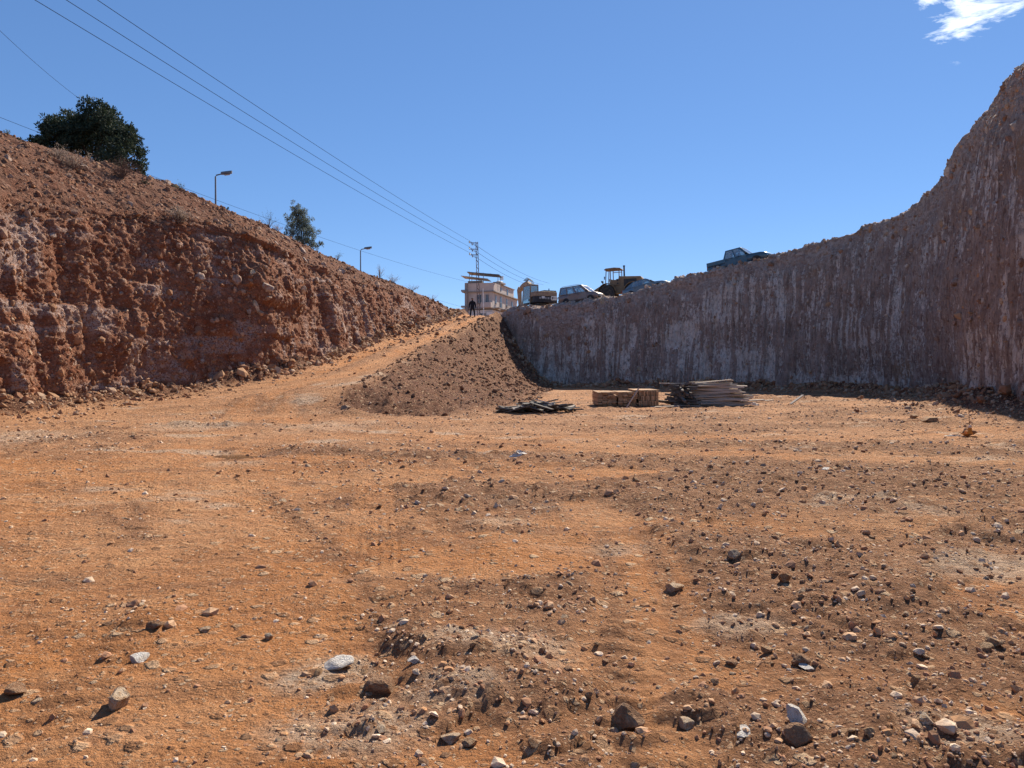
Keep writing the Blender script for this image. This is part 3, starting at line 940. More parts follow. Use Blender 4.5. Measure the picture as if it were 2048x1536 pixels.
# fallen rubble along the feet of the banks
k1 = r.choice(np.nonzero((QL[:, 1] > 19) & (QL[:, 1] < 74))[0], 3800); k2 = r.choice(np.nonzero((QR[:, 1] > 24) & (QR[:, 1] < 74))[0], 3200)
o1 = r.exponential(.75, len(k1)) - .1; o2 = r.exponential(.9, len(k2)) - .1
P2 = np.vstack([QL[k1, :2] - nl[k1] * o1[:, None], QR[k2, :2] - nr_[k2] * o2[:, None]])
onr = np.concatenate([(QL[k1, 1] > 33) & (o1 > .9), np.zeros(len(k2), bool)])
P2 = P2[~onr]
size = np.clip(np.exp(r.normal(0, .6, len(P2))) * .0021 * P2[:, 1], .03, .36)
zz = ground_z(P2[:, 0], P2[:, 1], P2[:, 1] * .0045)
tt = tints(r, len(P2), .26, .34, .3) * np.array([.66, .60, .56])
rub_t = mobj('fallen_rubble', scatter_mesh('fallen_rubble', ROCKS_S, ICO1[1], np.column_stack([P2, zz + size * .15]), size, tt, r, 1.0), M['rubble'])
tag(rub_t, kind='stuff')

STONE_ME = []
for i in range(14):
    v3 = rock_shape(ICO3[0], 500 + i, 13, .05)
    me = np_mesh('stone', v3, ICO3[1], smooth=False)
    STONE_ME.append(me)
ME_BY_MAT = {}


def stone_mesh(i, mat):
    k = (i % len(STONE_ME), mat)
    if k not in ME_BY_MAT:
        me = STONE_ME[k[0]].copy()
        me.materials.append(M[mat])
        ME_BY_MAT[k] = me
    return ME_BY_MAT[k]


def put_stone(i, mat, loc, size, rot, parent=None, name='stone'):
    o = bpy.data.objects.new(name, stone_mesh(i, mat))
    COL.objects.link(o)
    o.location = loc; o.scale = size; o.rotation_euler = rot
    if parent is not None:
        o.parent = parent
    return o


# the stones that stick out of the banks: parts of the banks
p, nn, ii, jj = bank_points(r, VL, NL, 280, okL * np.where(jL < N_FACE, 1.3, .7))
for k in range(len(p)):
    s = float(np.clip(math.exp(r.normal(0, .4)) * .0046 * p[k][1], .1, .42))
    put_stone(int(r.integers(0, 14)), 'lime' if r.random() < .16 else 'wallstone', p[k] + nn[k] * s * .1, (s * r.uniform(.8, 1.2), s * r.uniform(.6, 1), s * r.uniform(.55, .9)), r.uniform(0, 6.3, 3), bank_left)
p, nn, ii, jj = bank_points(r, VR, NR, 150, okR * np.where(jR > N_RF - 40, 1.6, .7))
for k in range(len(p)):
    s = float(np.clip(math.exp(r.normal(0, .4)) * .0034 * p[k][1], .08, .34))
    put_stone(int(r.integers(0, 14)), 'wallstone' if r.random() < .8 else 'lime', p[k] + nn[k] * s * .1, (s * r.uniform(.8, 1.2), s * r.uniform(.6, 1), s * r.uniform(.55, .9)), r.uniform(0, 6.3, 3), bank_right)

# loose stones on the floor, the ones a viewer can point at
G1 = 'loose stones on the pit floor'
NOTABLE = [
    (1612, 1500, 62, .75, 'clod', 'brown stone carrying the white oblong stone on its back'),
    (1606, 1484, 60, .62, 'lime', 'white oblong stone tipped up on top of a brown stone'),
    (222, 1424, 50, .95, 'lime', 'largest flat-topped tan block among the stones at lower left'),
    (532, 1284, 20, .9, 'lime', 'small whitish cube-shaped stone alone on smooth orange soil at left'),
    (2002, 1298, 40, .55, 'tan', 'smooth tan oval stone near the right edge, the larger of a touching pair'),
    (1984, 1306, 30, .6, 'tan', 'smaller tan stone touching the smooth oval stone near the right edge'),
    (1492, 1480, 50, .3, 'lime', 'flat white chalk slab lying left of the white oblong stone'),
    (1262, 1468, 78, .72, 'clod', 'broad crumbly boulder of caked earth in the middle foreground'),
    (1378, 1466, 34, .8, 'lime', 'pale square stone just right of the crumbly earth boulder'),
    (1066, 1504, 30, .85, 'clod', 'round brown stone alone on bare orange soil, bottom centre'),
    (668, 1346, 66, .35, 'lime', 'long white chalk slab left of the centre foreground'),
    (826, 1332, 28, .6, 'lime', 'white egg-shaped stone right of the long chalk slab'),
    (750, 1395, 70, .5, 'clod', 'wedge-shaped slab of brown earth tilted over a dark gap'),
    (898, 1494, 44, .45, 'lime', 'pale flat stone at the bottom edge left of centre'),
    (940, 1500, 34, .5, 'tan', 'tan flat stone beside the pale one at the bottom edge'),
    (1272, 966, 15, 1.0, 'tan', 'tan block standing on the dark clods in the mid-distance'),
    (1436, 970, 15, .6, 'lime', 'rounded white stone on the dark clods right of the tan block'),
    (1656, 944, 22, .5, 'lime', 'white angular stone in the rubble towards the right bank'),
    (14, 1398, 46, .6, 'clod', 'brownish grey stone cut by the left edge of the view'),
    (62, 1418, 24, .8, 'lime', 'pale pyramid-shaped stone near the lower left corner'),
    (404, 1270, 26, .7, 'lime', 'light stone leaning left of the whitish cube-shaped one'),
    (298, 1262, 36, .55, 'clod', 'dark flat clod among gravel on the left soil'),
    (268, 1330, 40, .5, 'lime', 'bluish white stone at the head of a cluster on the left'),
    (834, 1010, 13, .9, 'lime', 'small white stone beyond the tyre tread marks'),
    (1610, 1338, 36, .8, 'clod', 'upright brown stone behind a flat white one at right'),
    (1622, 1346, 32, .35, 'lime', 'flat white stone lying in front of the upright brown stone'),
    (1842, 1374, 24, .8, 'tan', 'tan rounded stone balanced on darker ones at lower right'),
    (1574, 1168, 26, 1.0, 'tan', 'tan upright stone at the lower end of the clod windrow'),
    (1476, 1122, 30, .8, 'lime', 'pale stone at the upper end of the clod windrow'),
    (1352, 1186, 40, .5, 'lime', 'broad whitish stone on the clods left of the windrow'),
    (1918, 1276, 20, .7, 'tan', 'round pale tan stone left of the touching pair'),
    (1540, 1310, 26, .6, 'tan', 'tan low stone on the smooth soil right of centre'),
    (1832, 836, 18, .6, 'tan', 'large rounded boulder in front of the shaded right bank'),
    (1868, 846, 34, .55, 'tan', 'widest earthy boulder in the shadow line before the right bank'),
    (1926, 836, 16, .7, 'lime', 'grey-white rounded stone in the shade before the right bank'),
    (33, 820, 18, .8, 'tan', 'yellowish block at the foot of the left bank'),
    (54, 818, 16, .9, 'tan', 'yellowish block right of its neighbour at the foot of the left bank'),
    (140, 812, 14, .8, 'clod', 'dark pyramid-shaped rock at the foot of the left bank'),
]
r = np.random.default_rng(5)
for k, (px, py, w, hr, mat, lab) in enumerate(NOTABLE):
    d = EYE * F / (py - HY)
    for _ in range(4):
        zz = float(ground_z(np.array([(px - CX) / F * d]), np.array([d]), np.array([d * .0045]))[0])
        d = (EYE - zz) * F / (py - HY)
    wm = w / F * d * .56
    loc = Vector(((px - CX) / F * d, d + wm * .5, zz + wm * hr * .45))
    rot = (r.uniform(-.2, .2), r.uniform(-.2, .2), r.uniform(-.6, .6))
    if k == 1:
        loc.z += .055; rot = (.45, .5, .3)
    if 'white' in lab and mat == 'lime':
        mat = 'chalk'
    o = put_stone(k, mat, loc, (wm, wm * .85, wm * hr), rot)
    tag(o, lab, 'stone', G1)
SHORT = ['the brown stone under the white oblong one', 'the white oblong stone', 'the large flat-topped tan block', 'the whitish cube-shaped stone', 'the smooth tan oval stone', 'the smaller stone of the tan pair', 'the flat white chalk slab', 'the broad crumbly earth boulder', 'the pale square stone', 'the round brown stone', 'the long white chalk slab', 'the white egg-shaped stone', 'the tilted wedge of brown earth', 'the pale flat stone', 'the tan flat stone', 'the tan block on clods', 'the rounded white stone on clods', 'the white angular stone', 'the stone at the left edge', 'the pale pyramid-shaped stone', 'the light leaning stone', 'the dark flat clod', 'the bluish white stone', 'the small white stone past the tread marks', 'the upright brown stone', 'the flat white stone before it', 'the balanced tan stone', 'the tan upright windrow stone', 'the pale windrow stone', 'the broad whitish stone', 'the round pale tan stone', 'the tan low stone']
KIND = {'lime': ('pale limestone chunk', 'pale loose stones'), 'tan': ('tan stone', 'tan loose stones'), 'clod': ('brown earth clod', 'loose earth clods')}
ORD = ['nearest', 'second nearest', 'third nearest', 'fourth nearest', 'fifth nearest', 'sixth nearest', 'seventh nearest', 'eighth nearest', 'ninth nearest', 'tenth nearest', 'eleventh nearest', 'twelfth nearest']
x, y, z, m = floor_points(r, 190, 2.75, 13, umax=.68)
todo = {}
for k in range(len(x)):
    mat = ('lime', 'tan', 'clod')[int(r.choice(3, p=[.38, .26, .36]))]
    s = float(np.clip(math.exp(r.normal(0, .35)) * (.012 + .0026 * y[k]), .016, .065))
    o = put_stone(int(r.integers(0, 14)), mat, (x[k], y[k], z[k] + s * .02), (s * r.uniform(.8, 1.3), s * r.uniform(.7, 1.1), s * r.uniform(.45, .85)), (r.uniform(-.5, .5), r.uniform(-.5, .5), r.uniform(0, 6.3)))
    u, v = CX + F * x[k] / y[k], HY + F * (EYE - z[k]) / y[k]
    q = [(math.hypot(u - n_[0], v - n_[1]), i) for i, n_ in enumerate(NOTABLE[:len(SHORT)])]
    dist, i = min(q)
    du, dv = u - NOTABLE[i][0], v - NOTABLE[i][1]
    side_ = ('left of' if du < 0 else 'right of') if abs(du) > abs(dv) else ('beyond' if dv < 0 else 'in front of')
    todo.setdefault((mat, side_, i), []).append((dist, o))
for (mat, side_, i), lst in todo.items():
    for k, (dist, o) in enumerate(sorted(lst, key=lambda t_: t_[0])):
        lab = (ORD[min(k, 11)] + ' ' if len(lst) > 1 else '') + KIND[mat][0] + ' ' + side_ + ' ' + SHORT[i]
        tag(o, lab[0] + lab[1:], 'clod' if mat == 'clod' else 'stone', KIND[mat][1])


# ------------------------------------------------------------------ mesh builder for made things
class MB:
    def __init__(s):
        s.v, s.f = [], []

    def add(s, vs, fs):
        o = len(s.v)
        s.v += [tuple(p) for p in vs]
        s.f += [tuple(i + o for i in q) for q in fs]
        return s

    def hexa(s, p):
        """8 points: bottom ring 0-3, top ring 4-7"""
        return s.add(p, [(3, 2, 1, 0), (4, 5, 6, 7), (0, 1, 5, 4), (1, 2, 6, 5), (2, 3, 7, 6), (3, 0, 4, 7)])

    def box(s, c, d, rot=None, taper=1.0):
        x, y, z = d[0] / 2, d[1] / 2, d[2] / 2
        p = [Vector(q) for q in ((-x, -y, -z), (x, -y, -z), (x, y, -z), (-x, y, -z), (-x * taper, -y * taper, z), (x * taper, -y * taper, z), (x * taper, y * taper, z), (-x * taper, y * taper, z))]
        if rot is not None:
            R = Euler(rot).to_matrix()
            p = [R @ q for q in p]
        return s.hexa([q + Vector(c) for q in p])

    def bar(s, a, b, w, h, up=(0, 0, 1)):
        a, b = Vector(a), Vector(b)
        d = (b - a).normalized()
        u = Vector(up)
        if abs(d.dot(u)) > .98:
            u = Vector((0, 1, 0))
        x = d.cross(u).normalized() * w / 2
        y = x.cross(d).normalized() * h / 2
        return s.hexa([a - x - y, a + x - y, a + x + y, a - x + y, b - x - y, b + x - y, b + x + y, b - x + y])

    def tube(s, pts, r, n=8, caps=True):
        pts = [Vector(p) for p in pts]
        rs = r if hasattr(r, '__len__') else [r] * len(pts)
        o = len(s.v)
        for i, p in enumerate(pts):
            d = (pts[min(i + 1, len(pts) - 1)] - pts[max(i - 1, 0)]).normalized()
            u = Vector((0, 0, 1)) if abs(d.z) < .95 else Vector((1, 0, 0))
            x = d.cross(u).normalized(); y = x.cross(d)
            for k in range(n):
                t = 2 * math.pi * k / n
                s.v.append(tuple(p + (x * math.cos(t) + y * math.sin(t)) * rs[i]))
        for i in range(len(pts) - 1):
            for k in range(n):
                a = o + i * n + k; b = o + i * n + (k + 1) % n
                s.f.append((a, b, b + n, a + n))
        if caps:
            s.f.append(tuple(o + k for k in range(n))[::-1])
            s.f.append(tuple(o + (len(pts) - 1) * n + k for k in range(n)))
        return s

    def lathe(s, prof, c=(0, 0, 0), axis='z', n=20):
        o = len(s.v); c = Vector(c)
        for (r_, h) in prof:
            for k in range(n):
                t = 2 * math.pi * k / n
                a, b = r_ * math.cos(t), r_ * math.sin(t)
                s.v.append(tuple(c + Vector({'z': (a, b, h), 'y': (a, h, b), 'x': (h, a, b)}[axis])))
        for i in range(len(prof) - 1):
            for k in range(n):
                a = o + i * n + k; b = o + i * n + (k + 1) % n
                s.f.append((a, b, b + n, a + n))
        s.f.append(tuple(o + k for k in range(n))[::-1])
        s.f.append(tuple(o + (len(prof) - 1) * n + k for k in range(n)))
        return s

    def prism(s, poly, lo, hi, axis='y'):
        """polygon in the plane across the axis, extruded from lo to hi"""
        n = len(poly)
        P = lambda q, h: {'y': (q[0], h, q[1]), 'x': (h, q[0], q[1]), 'z': (q[0], q[1], h)}[axis]
        s.add([P(q, lo) for q in poly] + [P(q, hi) for q in poly],
              [tuple(range(n))[::-1], tuple(range(n, 2 * n))] + [(k, (k + 1) % n, n + (k + 1) % n, n + k) for k in range(n)])
        return s

    def loft(s, rings):
        n = len(rings[0]); o = len(s.v)
        for q in rings:
            s.v += [tuple(p) for p in q]
        for i in range(len(rings) - 1):
            for k in range(n):
                a = o + i * n + k; b = o + i * n + (k + 1) % n
                s.f.append((a, b, b + n, a + n))
        s.f.append(tuple(o + k for k in range(n))[::-1])
        s.f.append(tuple(o + (len(rings) - 1) * n + k for k in range(n)))
        return s

    def mesh(s, name, mat, smooth=None):
        me = bpy.data.meshes.new(name)
        me.from_pydata(s.v, [], s.f)
        bm = bmesh.new(); bm.from_mesh(me)
        bmesh.ops.recalc_face_normals(bm, faces=bm.faces)
        bm.to_mesh(me); bm.free()
        if mat is not None:
            me.materials.append(mat)
        if smooth:
            me.polygons.foreach_set('use_smooth', [True] * len(me.polygons))
            me.set_sharp_from_angle(angle=math.radians(smooth))
        return me

    def build(s, name, mat, parent=None, smooth=None, bevel=0.0):
        o = mobj(name, s.mesh(name, mat, smooth), None, parent)
        if bevel:
            md = o.modifiers.new('bevel', 'BEVEL')
            md.width = bevel; md.segments = 2; md.limit_method = 'ANGLE'
        return o


def frame_matrix(loc, fwd):
    x = Vector(fwd).normalized()
    y = Vector((0, 0, 1)).cross(x).normalized()
    z = x.cross(y)
    m = Matrix((x, y, z)).transposed().to_4x4()
    m.translation = loc
    return m


def rim_at(px, off, ymin=40):
    """a point on the ground above the back bank, 'off' metres behind its foot, seen in photo column px; and the rim's direction"""
    P = QR[:, :2] + nr_ * off
    k = np.nonzero(QR[:, 1] > ymin)[0]
    q = CX + F * P[k, 0] / P[k, 1]
    k = k[np.argmin(np.abs(q - px))]
    k0, k1 = max(k - 25, 0), min(k + 25, len(QR) - 1)
    f = Vector((QR[k1, 0] - QR[k0, 0], QR[k1, 1] - QR[k0, 1], QR[k1, 3] - QR[k0, 3])).normalized()
    return Vector((P[k, 0], P[k, 1], QR[k, 3] + float(np.interp(off - QR[k, 2], [.4, 1.5, 4, 16], [0, -.02, .12, .8])))), f


M['tyre'] = mat_plain('tyre_rubber', (0.03, 0.03, 0.032), .85, .2, 0, (0.16, 0.11, 0.08), 6, .7)
M['rim'] = mat_plain('wheel_alloy', (0.42, 0.42, 0.42), .4, .5, .6, (0.2, 0.15, 0.11), 8, .5)
M['black'] = mat_plain('black_plastic', (0.025, 0.026, 0.028), .6, .4, 0, (0.09, 0.07, 0.06), 5, .6)
M['glass'] = mat_glass('car_glass')
M['chrome'] = mat_plain('lamp_chrome', (0.75, 0.75, 0.75), .15, .6, .7, (0.5, 0.45, 0.4), 9, .3)
M['van'] = mat_plain('dusty_bronze_paint', (0.21, 0.155, 0.13), .35, .5, .25, (0.30, 0.22, 0.17), 2.2, .7, 0, **{'Coat Weight': .5})
M['sedan'] = mat_plain('dusty_blue_grey_paint', (0.12, 0.19, 0.24), .3, .5, .25, (0.25, 0.24, 0.22), 2.2, .5, 0, **{'Coat Weight': .6})
M['pickup'] = mat_plain('dark_teal_paint', (0.03, 0.085, 0.12), .3, .5, .2, (0.10, 0.12, 0.13), 2.2, .5, 0, **{'Coat Weight': .6})
M['yellow'] = mat_plain('faded_machine_yellow', (0.29, 0.18, 0.095), .7, .3, 0, (0.18, 0.12, 0.085), 2.5, .75, .2)
M['cream'] = mat_plain('faded_cream_steel', (0.36, 0.25, 0.16), .6, .35, 0, (0.2, 0.13, 0.09), 2.5, .7, .2)
M['steel'] = mat_plain('galvanised_steel', (0.30, 0.31, 0.32), .5, .4, .4, (0.18, 0.17, 0.16), 4, .6)
M['plate'] = mat_plain('white_plate', (0.75, 0.75, 0.72), .5, .4, 0, (0.5, 0.45, 0.4), 12, .4)
M['amber'] = mat_plain('red_lens', (0.25, 0.02, 0.015), .25, .5)
M['seat'] = mat_plain('grey_seat_cloth', (0.09, 0.09, 0.095), .9, .2)


def wheel(parent, x, y, rad, wid):
    s = 1 if y > 0 else -1
    t = MB().lathe([(rad * .62, -wid / 2), (rad * .93, -wid / 2), (rad, -wid * .33), (rad, wid * .33), (rad * .93, wid / 2), (rad * .62, wid / 2)], (x, y, rad), 'y', 24).build('wheel', M['tyre'], parent, 40)
    rm = MB().lathe([(rad * .64, wid * .36 * s), (rad * .60, wid * .40 * s), (rad * .18, wid * .28 * s), (rad * .14, wid * .38 * s)], (x, y, rad), 'y', 20)
    for k in range(5):
        a = k * 2 * math.pi / 5
        rm.bar((x + rad * .16 * math.cos(a), y + wid * .41 * s, rad + rad * .16 * math.sin(a)), (x + rad * .58 * math.cos(a), y + wid * .41 * s, rad + rad * .58 * math.sin(a)), .05, .02, (0, 1, 0))
    rm.build('rim', M['rim'], t, 35)
    return t


def bil(B0, B1, T0, T1, u, v):
    return (Vector(B0).lerp(Vector(B1), u)).lerp(Vector(T0).lerp(Vector(T1), u), v)


def patch(mb, C, u0, u1, v0, v1, th, n):
    """slab on a bilinear patch, th thick against direction n"""
    q = [bil(*C, u, v) for (u, v) in ((u0, v0), (u1, v0), (u1, v1), (u0, v1))]
    n = Vector(n) * th
    mb.hexa([p - n for p in q] + q)
    return mb


def car(name, mat, label, M4, body, cab, panes, wheels, doors, extra=None, group='vehicles parked above the pit'):
    """body: stations (x, z bottom, z top, half width). cab: (xb0, xb1, xt0, xt1, half width belt, half width roof, z belt, z roof). panes: u ranges of side glass"""
    o = empty(name, mat=M4)
    tag(o, label, 'pickup truck' if 'pickup' in name else ('van' if 'van' in name else 'car'), group)
    rings = []
    for (x, zb, zt, w) in body:
        half = [(w * .86, zb), (w * .98, zb + (zt - zb) * .18), (w, zb + (zt - zb) * .55), (w * .975, zt - (zt - zb) * .16), (w * .90, zt - .02), (w * .55, zt)]
        rings.append([(x, -a, z) for (a, z) in half] + [(x, a, z) for (a, z) in half[::-1]])
    MB().loft(rings).build('body', M[mat], o, 38)
    xb0, xb1, xt0, xt1, wb, wt, zb, zt = cab
    cs = MB(); gl = []
    for s in (-1, 1):
        C = ((xb0, s * wb, zb), (xb1, s * wb, zb), (xt0, s * wt, zt), (xt1, s * wt, zt))
        edges = [0.0]
        for (a, b) in panes:
            patch(cs, C, edges[-1], a, 0, 1, .05, (0, s, 0))
            patch(cs, C, a, b, .90, 1, .05, (0, s, 0)); patch(cs, C, a, b, 0, .06, .05, (0, s, 0))
            gl.append((C, a, b, .06, .90, (0, s, 0)))
            edges.append(b)
        patch(cs, C, edges[-1], 1, 0, 1, .05, (0, s, 0))
    Cf = ((xb1, -wb, zb), (xb1, wb, zb), (xt1, -wt, zt), (xt1, wt, zt))
    Cr = ((xb0, wb, zb), (xb0, -wb, zb), (xt0, wt, zt), (xt0, -wt, zt))
    for C, n in ((Cf, (1, 0, 0)), (Cr, (-1, 0, 0))):
        patch(cs, C, 0, .07, 0, 1, .04, n); patch(cs, C, .93, 1, 0, 1, .04, n)
        patch(cs, C, .07, .93, .93, 1, .04, n); patch(cs, C, .07, .93, 0, .05, .04, n)
        gl.append((C, .07, .93, .05, .93, n))
    cs.build('cabin_frame', M[mat], o, 30, .012)
    # roof, crowned
    n = 7
    rr = MB(); g = []
    for i in range(n):
        u = i / (n - 1)
        for jx in range(n):
            w = (jx / (n - 1) * 2 - 1)
            zc = zt + .055 * (1 - w * w) * (1 - .6 * (2 * u - 1) ** 4)
            g.append((xt0 + (xt1 - xt0) * u, w * wt, zc))
    fs = [(i * n + k, i * n + k + 1, (i + 1) * n + k + 1, (i + 1) * n + k) for i in range(n - 1) for k in range(n - 1)]
    rr.add(g + [(a, b, zt - .03) for (a, b, c) in g], fs + [tuple(k + n * n for k in q[::-1]) for q in fs])
    rr.build('roof', M[mat], o, 50)
    for (C, a, b, v0, v1, nn_) in gl:
        q = MB(); patch(q, C, a + .003, b - .003, v0 + .003, v1 - .003, .006, nn_)
        me = q.mesh('window', M['glass'])
        w = mobj('window' if nn_[0] == 0 else ('windscreen' if nn_[0] > 0 else 'rear_window'), me, None, o)
        for p in me.vertices:
            p.co -= Vector(nn_) * .02
    for (x, rad) in wheels:
        w = max(b[3] for b in body)
        for s in (-1, 1):
            MB().lathe([(rad * 1.16, 0), (rad * 1.16, .012)], (x, s * (w - .006) - (.012 if s < 0 else 0) + .0, rad + .02), 'y', 24).build('wheel_arch', M['black'], o)
            wheel(o, x, s * (w - .06), rad, .2)
    w = max(b[3] for b in body)
    for (x0, x1, z0, z1) in doors:
        for s in (-1, 1):
            dd = MB().box(((x0 + x1) / 2, s * (w + .001), (z0 + z1) / 2), (x1 - x0, .016, z1 - z0)).build('door', M[mat], o, None, .006)
            MB().box((x0 + .14, s * (w + .02), z1 - .09), (.16, .03, .035)).build('door_handle', M['black'], dd, None, .006)
    for s in (-1, 1):
        mr = MB().box((xb1 - .28, s * (wb + .12), zb + .12), (.12, .2, .15)).build('wing_mirror', M['black'], o, None, .03)
        MB().box((xb1 - .345, s * (wb + .12), zb + .12), (.008, .16, .12)).build('mirror_glass', M['chrome'], mr)
    xf, zf = body[-1][0], (body[-1][1] + body[-1][2]) / 2
    xr0 = body[0][0]
    for s in (-1, 1):
        MB().lathe([(.02, -.06), (.13, -.05), (.15, 0), (.10, .05), (.02, .06)], (xf - .10, s * body[-1][3] * .86, zf + .08), 'x', 14).build('headlight', M['chrome'], o, 50)
        MB().box((xr0 + .04, s * body[1][3] * .9, (body[0][1] + body[0][2]) / 2 + .12), (.1, .12, .26)).build('tail_light', M['amber'], o, None, .02)
    MB().box((xf + .0, 0, zf - .02), (.06, body[-1][3] * 1.1, .16)).build('grille', M['black'], o, None, .01)
    MB().box((xf + .02, 0, body[-1][1] + .06), (.14, body[-1][3] * 1.9, .16)).build('bumper', M['black'], o, None, .03)
    MB().box((xr0 - .01, 0, body[0][1] + .06), (.12, body[0][3] * 1.95, .16)).build('bumper', M['black'], o, None, .03)
    MB().box((xf + .095, 0, body[-1][1] + .06), (.01, .5, .11)).build('number_plate', M['plate'], o)
    for sx in (xb0 + (xb1 - xb0) * .55,):
        for s in (-.36, .36):
            st = MB().box((sx, s, zb - .25), (.48, .46, .16)).box((sx - .26, s, zb + .06), (.14, .44, .6), (0, -.18, 0)).box((sx - .32, s, zb + .46), (.1, .24, .2))
            st.build('seat', M['seat'], o, None, .03)
    if extra:
        extra(o)
    return o


def roof_rails(o):
    for s in (-1, 1):
        MB().tube([(-1.75, s * .60, 1.80), (-1.6, s * .60, 1.875), (.0, s * .60, 1.885), (.25, s * .60, 1.80)], .018, 8).build('roof_rail', M['steel'], o, 60)


def bed(o):
    b = MB()
    b.box((-1.75, 0, .80), (1.7, 1.62, .05))
    b.build('bed_floor', M['black'], o)
    for s in (-1, 1):
        MB().box((-1.75, s * .86, .99), (1.75, .09, .34)).build('bed_side', M['pickup'], o, None, .02)
    tg = MB().box((-2.62, 0, .96), (.07, 1.7, .42)).build('tailgate', M['pickup'], o, None, .02)
    MB().box((-2.665, 0, 1.05), (.02, .3, .07)).build('handle', M['black'], tg)


loc, fw = rim_at(1164, 2.7)
loc.z -= .15
car('parked_van', 'van', 'dusty bronze passenger van with roof rails, next to the excavator on the rim', frame_matrix(loc, fw),
    [(-2.1, .45, .95, .78), (-2.03, .3, 1.03, .84), (-1.2, .28, 1.05, .86), (.6, .28, 1.05, .86), (1.15, .28, 1.05, .86), (1.75, .3, .96, .82), (2.0, .34, .84, .76), (2.1, .4, .72, .66)],
    (-2.03, 1.28, -1.85, .42, .84, .69, 1.03, 1.79), [(.05, .26), (.30, .55), (.59, .87)], [(-1.25, .31), (1.35, .31)], [(-.95, -.02, .42, 1.0), (.02, 1.0, .42, 1.0)], roof_rails)
loc, fw = rim_at(1296, 3.8)
loc.z -= .55
car('parked_sedan', 'sedan', 'blue-grey saloon car showing only its roof and windows above the rim', frame_matrix(loc, fw),
    [(-2.25, .45, .85, .72), (-2.15, .3, .93, .82), (-1.2, .25, .95, .87), (.6, .25, .94, .87), (1.2, .25, .93, .86), (1.8, .28, .84, .82), (2.15, .32, .72, .74), (2.25, .38, .62, .62)],
    (-1.95, 1.15, -1.0, .25, .83, .64, .92, 1.46), [(.16, .48), (.52, .86)], [(-1.35, .31), (1.4, .31)], [(-.95, -.02, .36, .9), (.02, 1.0, .36, .9)])
loc, fw = rim_at(1482, 3.0)
loc.z -= .46
car('parked_pickup', 'pickup', 'dark teal double-cab pickup truck tilted uphill on the rim', frame_matrix(loc, fw),
    [(-2.65, .55, .80, .80), (-2.58, .42, .82, .88), (-1.0, .38, .82, .90), (-.92, .38, 1.10, .90), (.9, .36, 1.10, .90), (1.15, .36, 1.12, .90), (2.1, .38, 1.06, .88), (2.5, .42, .98, .82), (2.62, .5, .88, .72)],
    (-1.12, 1.22, -.86, .46, .87, .73, 1.09, 1.86), [(.06, .44), (.49, .86)], [(-1.65, .37), (1.75, .37)], [(-.8, .05, .48, 1.04), (.09, .98, .48, 1.04)], bed)

# --- wheel loader, seen from its side, facing left
loc, fw = rim_at(1236, 8.5)
loc.z += .12
o = empty('wheel_loader', mat=frame_matrix(loc, Vector((-.93, .36, -.03))) @ Matrix.Scale(1.0, 4))
tag(o, 'faded yellow wheel loader with open cab and upright exhaust, behind the van', 'wheel loader')
for (x, s) in ((.95, -1), (.95, 1), (-1.75, -1), (-1.75, 1)):
    t = MB().lathe([(.45, -.25), (.72, -.26), (.80, -.2), (.80, .2), (.72, .26), (.45, .25)], (x, s * .85, .80), 'y', 28).build('wheel', M['tyre'], o, 40)
    MB().lathe([(.47, .12 * s), (.42, .16 * s), (.16, .05 * s), (.14, .14 * s)], (x, s * .85, .80), 'y', 20).build('rim', M['yellow'], t, 40)
    MB().prism([(x + .95 * math.cos(a), .8 + .95 * math.sin(a)) for a in np.linspace(.15, 3.0, 9)] + [(x + .90 * math.cos(a), .8 + .90 * math.sin(a)) for a in np.linspace(3.0, .15, 9)], s * .85 - .3, s * .85 + .3).build('fender', M['yellow'], o)
MB().prism([(-2.55, .75), (-2.6, 2.1), (-2.45, 2.3), (-.35, 2.42), (-.2, 1.5), (.2, 1.4), (.2, .7)], -.62, .62).build('engine_hood', M['yellow'], o, None, .04)
for s in (-1, 1):
    MB().box((-1.4, s * .625, 1.75), (1.3, .02, .7)).build('side_grille', M['black'], o)
    gp = MB().box((-.12, s * .66, 1.85), (.28, .08, .62)).build('lamp_panel', M['yellow'], o, None, .02)
    for z in (1.70, 2.0):
        MB().lathe([(.09, 0), (.09, .03 * s)], (-.12, s * .70, z), 'y', 12).build('lamp', M['black'], gp)
MB().box((.75, 0, 1.15), (1.9, 1.1, .7)).build('front_frame', M['yellow'], o, None, .04)
MB().box((.45, 0, 1.56), (1.5, 1.35, .12)).build('cab_floor', M['yellow'], o, None, .02)
for (x, y) in ((1.15, -.66), (1.15, .66), (.62, -.66), (.62, .66), (-.28, -.66), (-.28, .66)):
    MB().bar((x, y, 1.6), (x - .1 * (x > 1), y * .93, 3.18), .075, .075).build('cab_post', M['yellow'], o)
MB().prism([(-.5, 3.14), (-.42, 3.26), (.2, 3.34), (1.1, 3.30), (1.3, 3.16)], -.74, .74).build('cab_roof', M['yellow'], o, None, .03)
for s in (-1, 1):
    MB().box((.17, s * .66, 1.84), (.86, .05, .48)).build('cab_side_panel', M['yellow'], o, None, .01)
    MB().box((.17, s * .645, 3.0), (.86, .05, .06)).build('cab_rail', M['yellow'], o)
    MB().bar((1.15, s * .68, 2.35), (1.15, s * 1.0, 2.35), .03, .03).box((1.15, s * 1.06, 2.28), (.05, .2, .3)).build('wing_mirror', M['black'], o)
MB().box((.1, 0, 1.85), (.5, .5, .14)).box((-.16, 0, 2.2), (.12, .48, .65), (0, -.15, 0)).build('seat', M['seat'], o, None, .03)
MB().tube([(.95, 0, 1.6), (.75, 0, 2.15)], .04).lathe([(.17, 0), (.19, .03), (.17, .05)], (.74, 0, 2.16), 'z', 16).build('steering_column', M['black'], o)
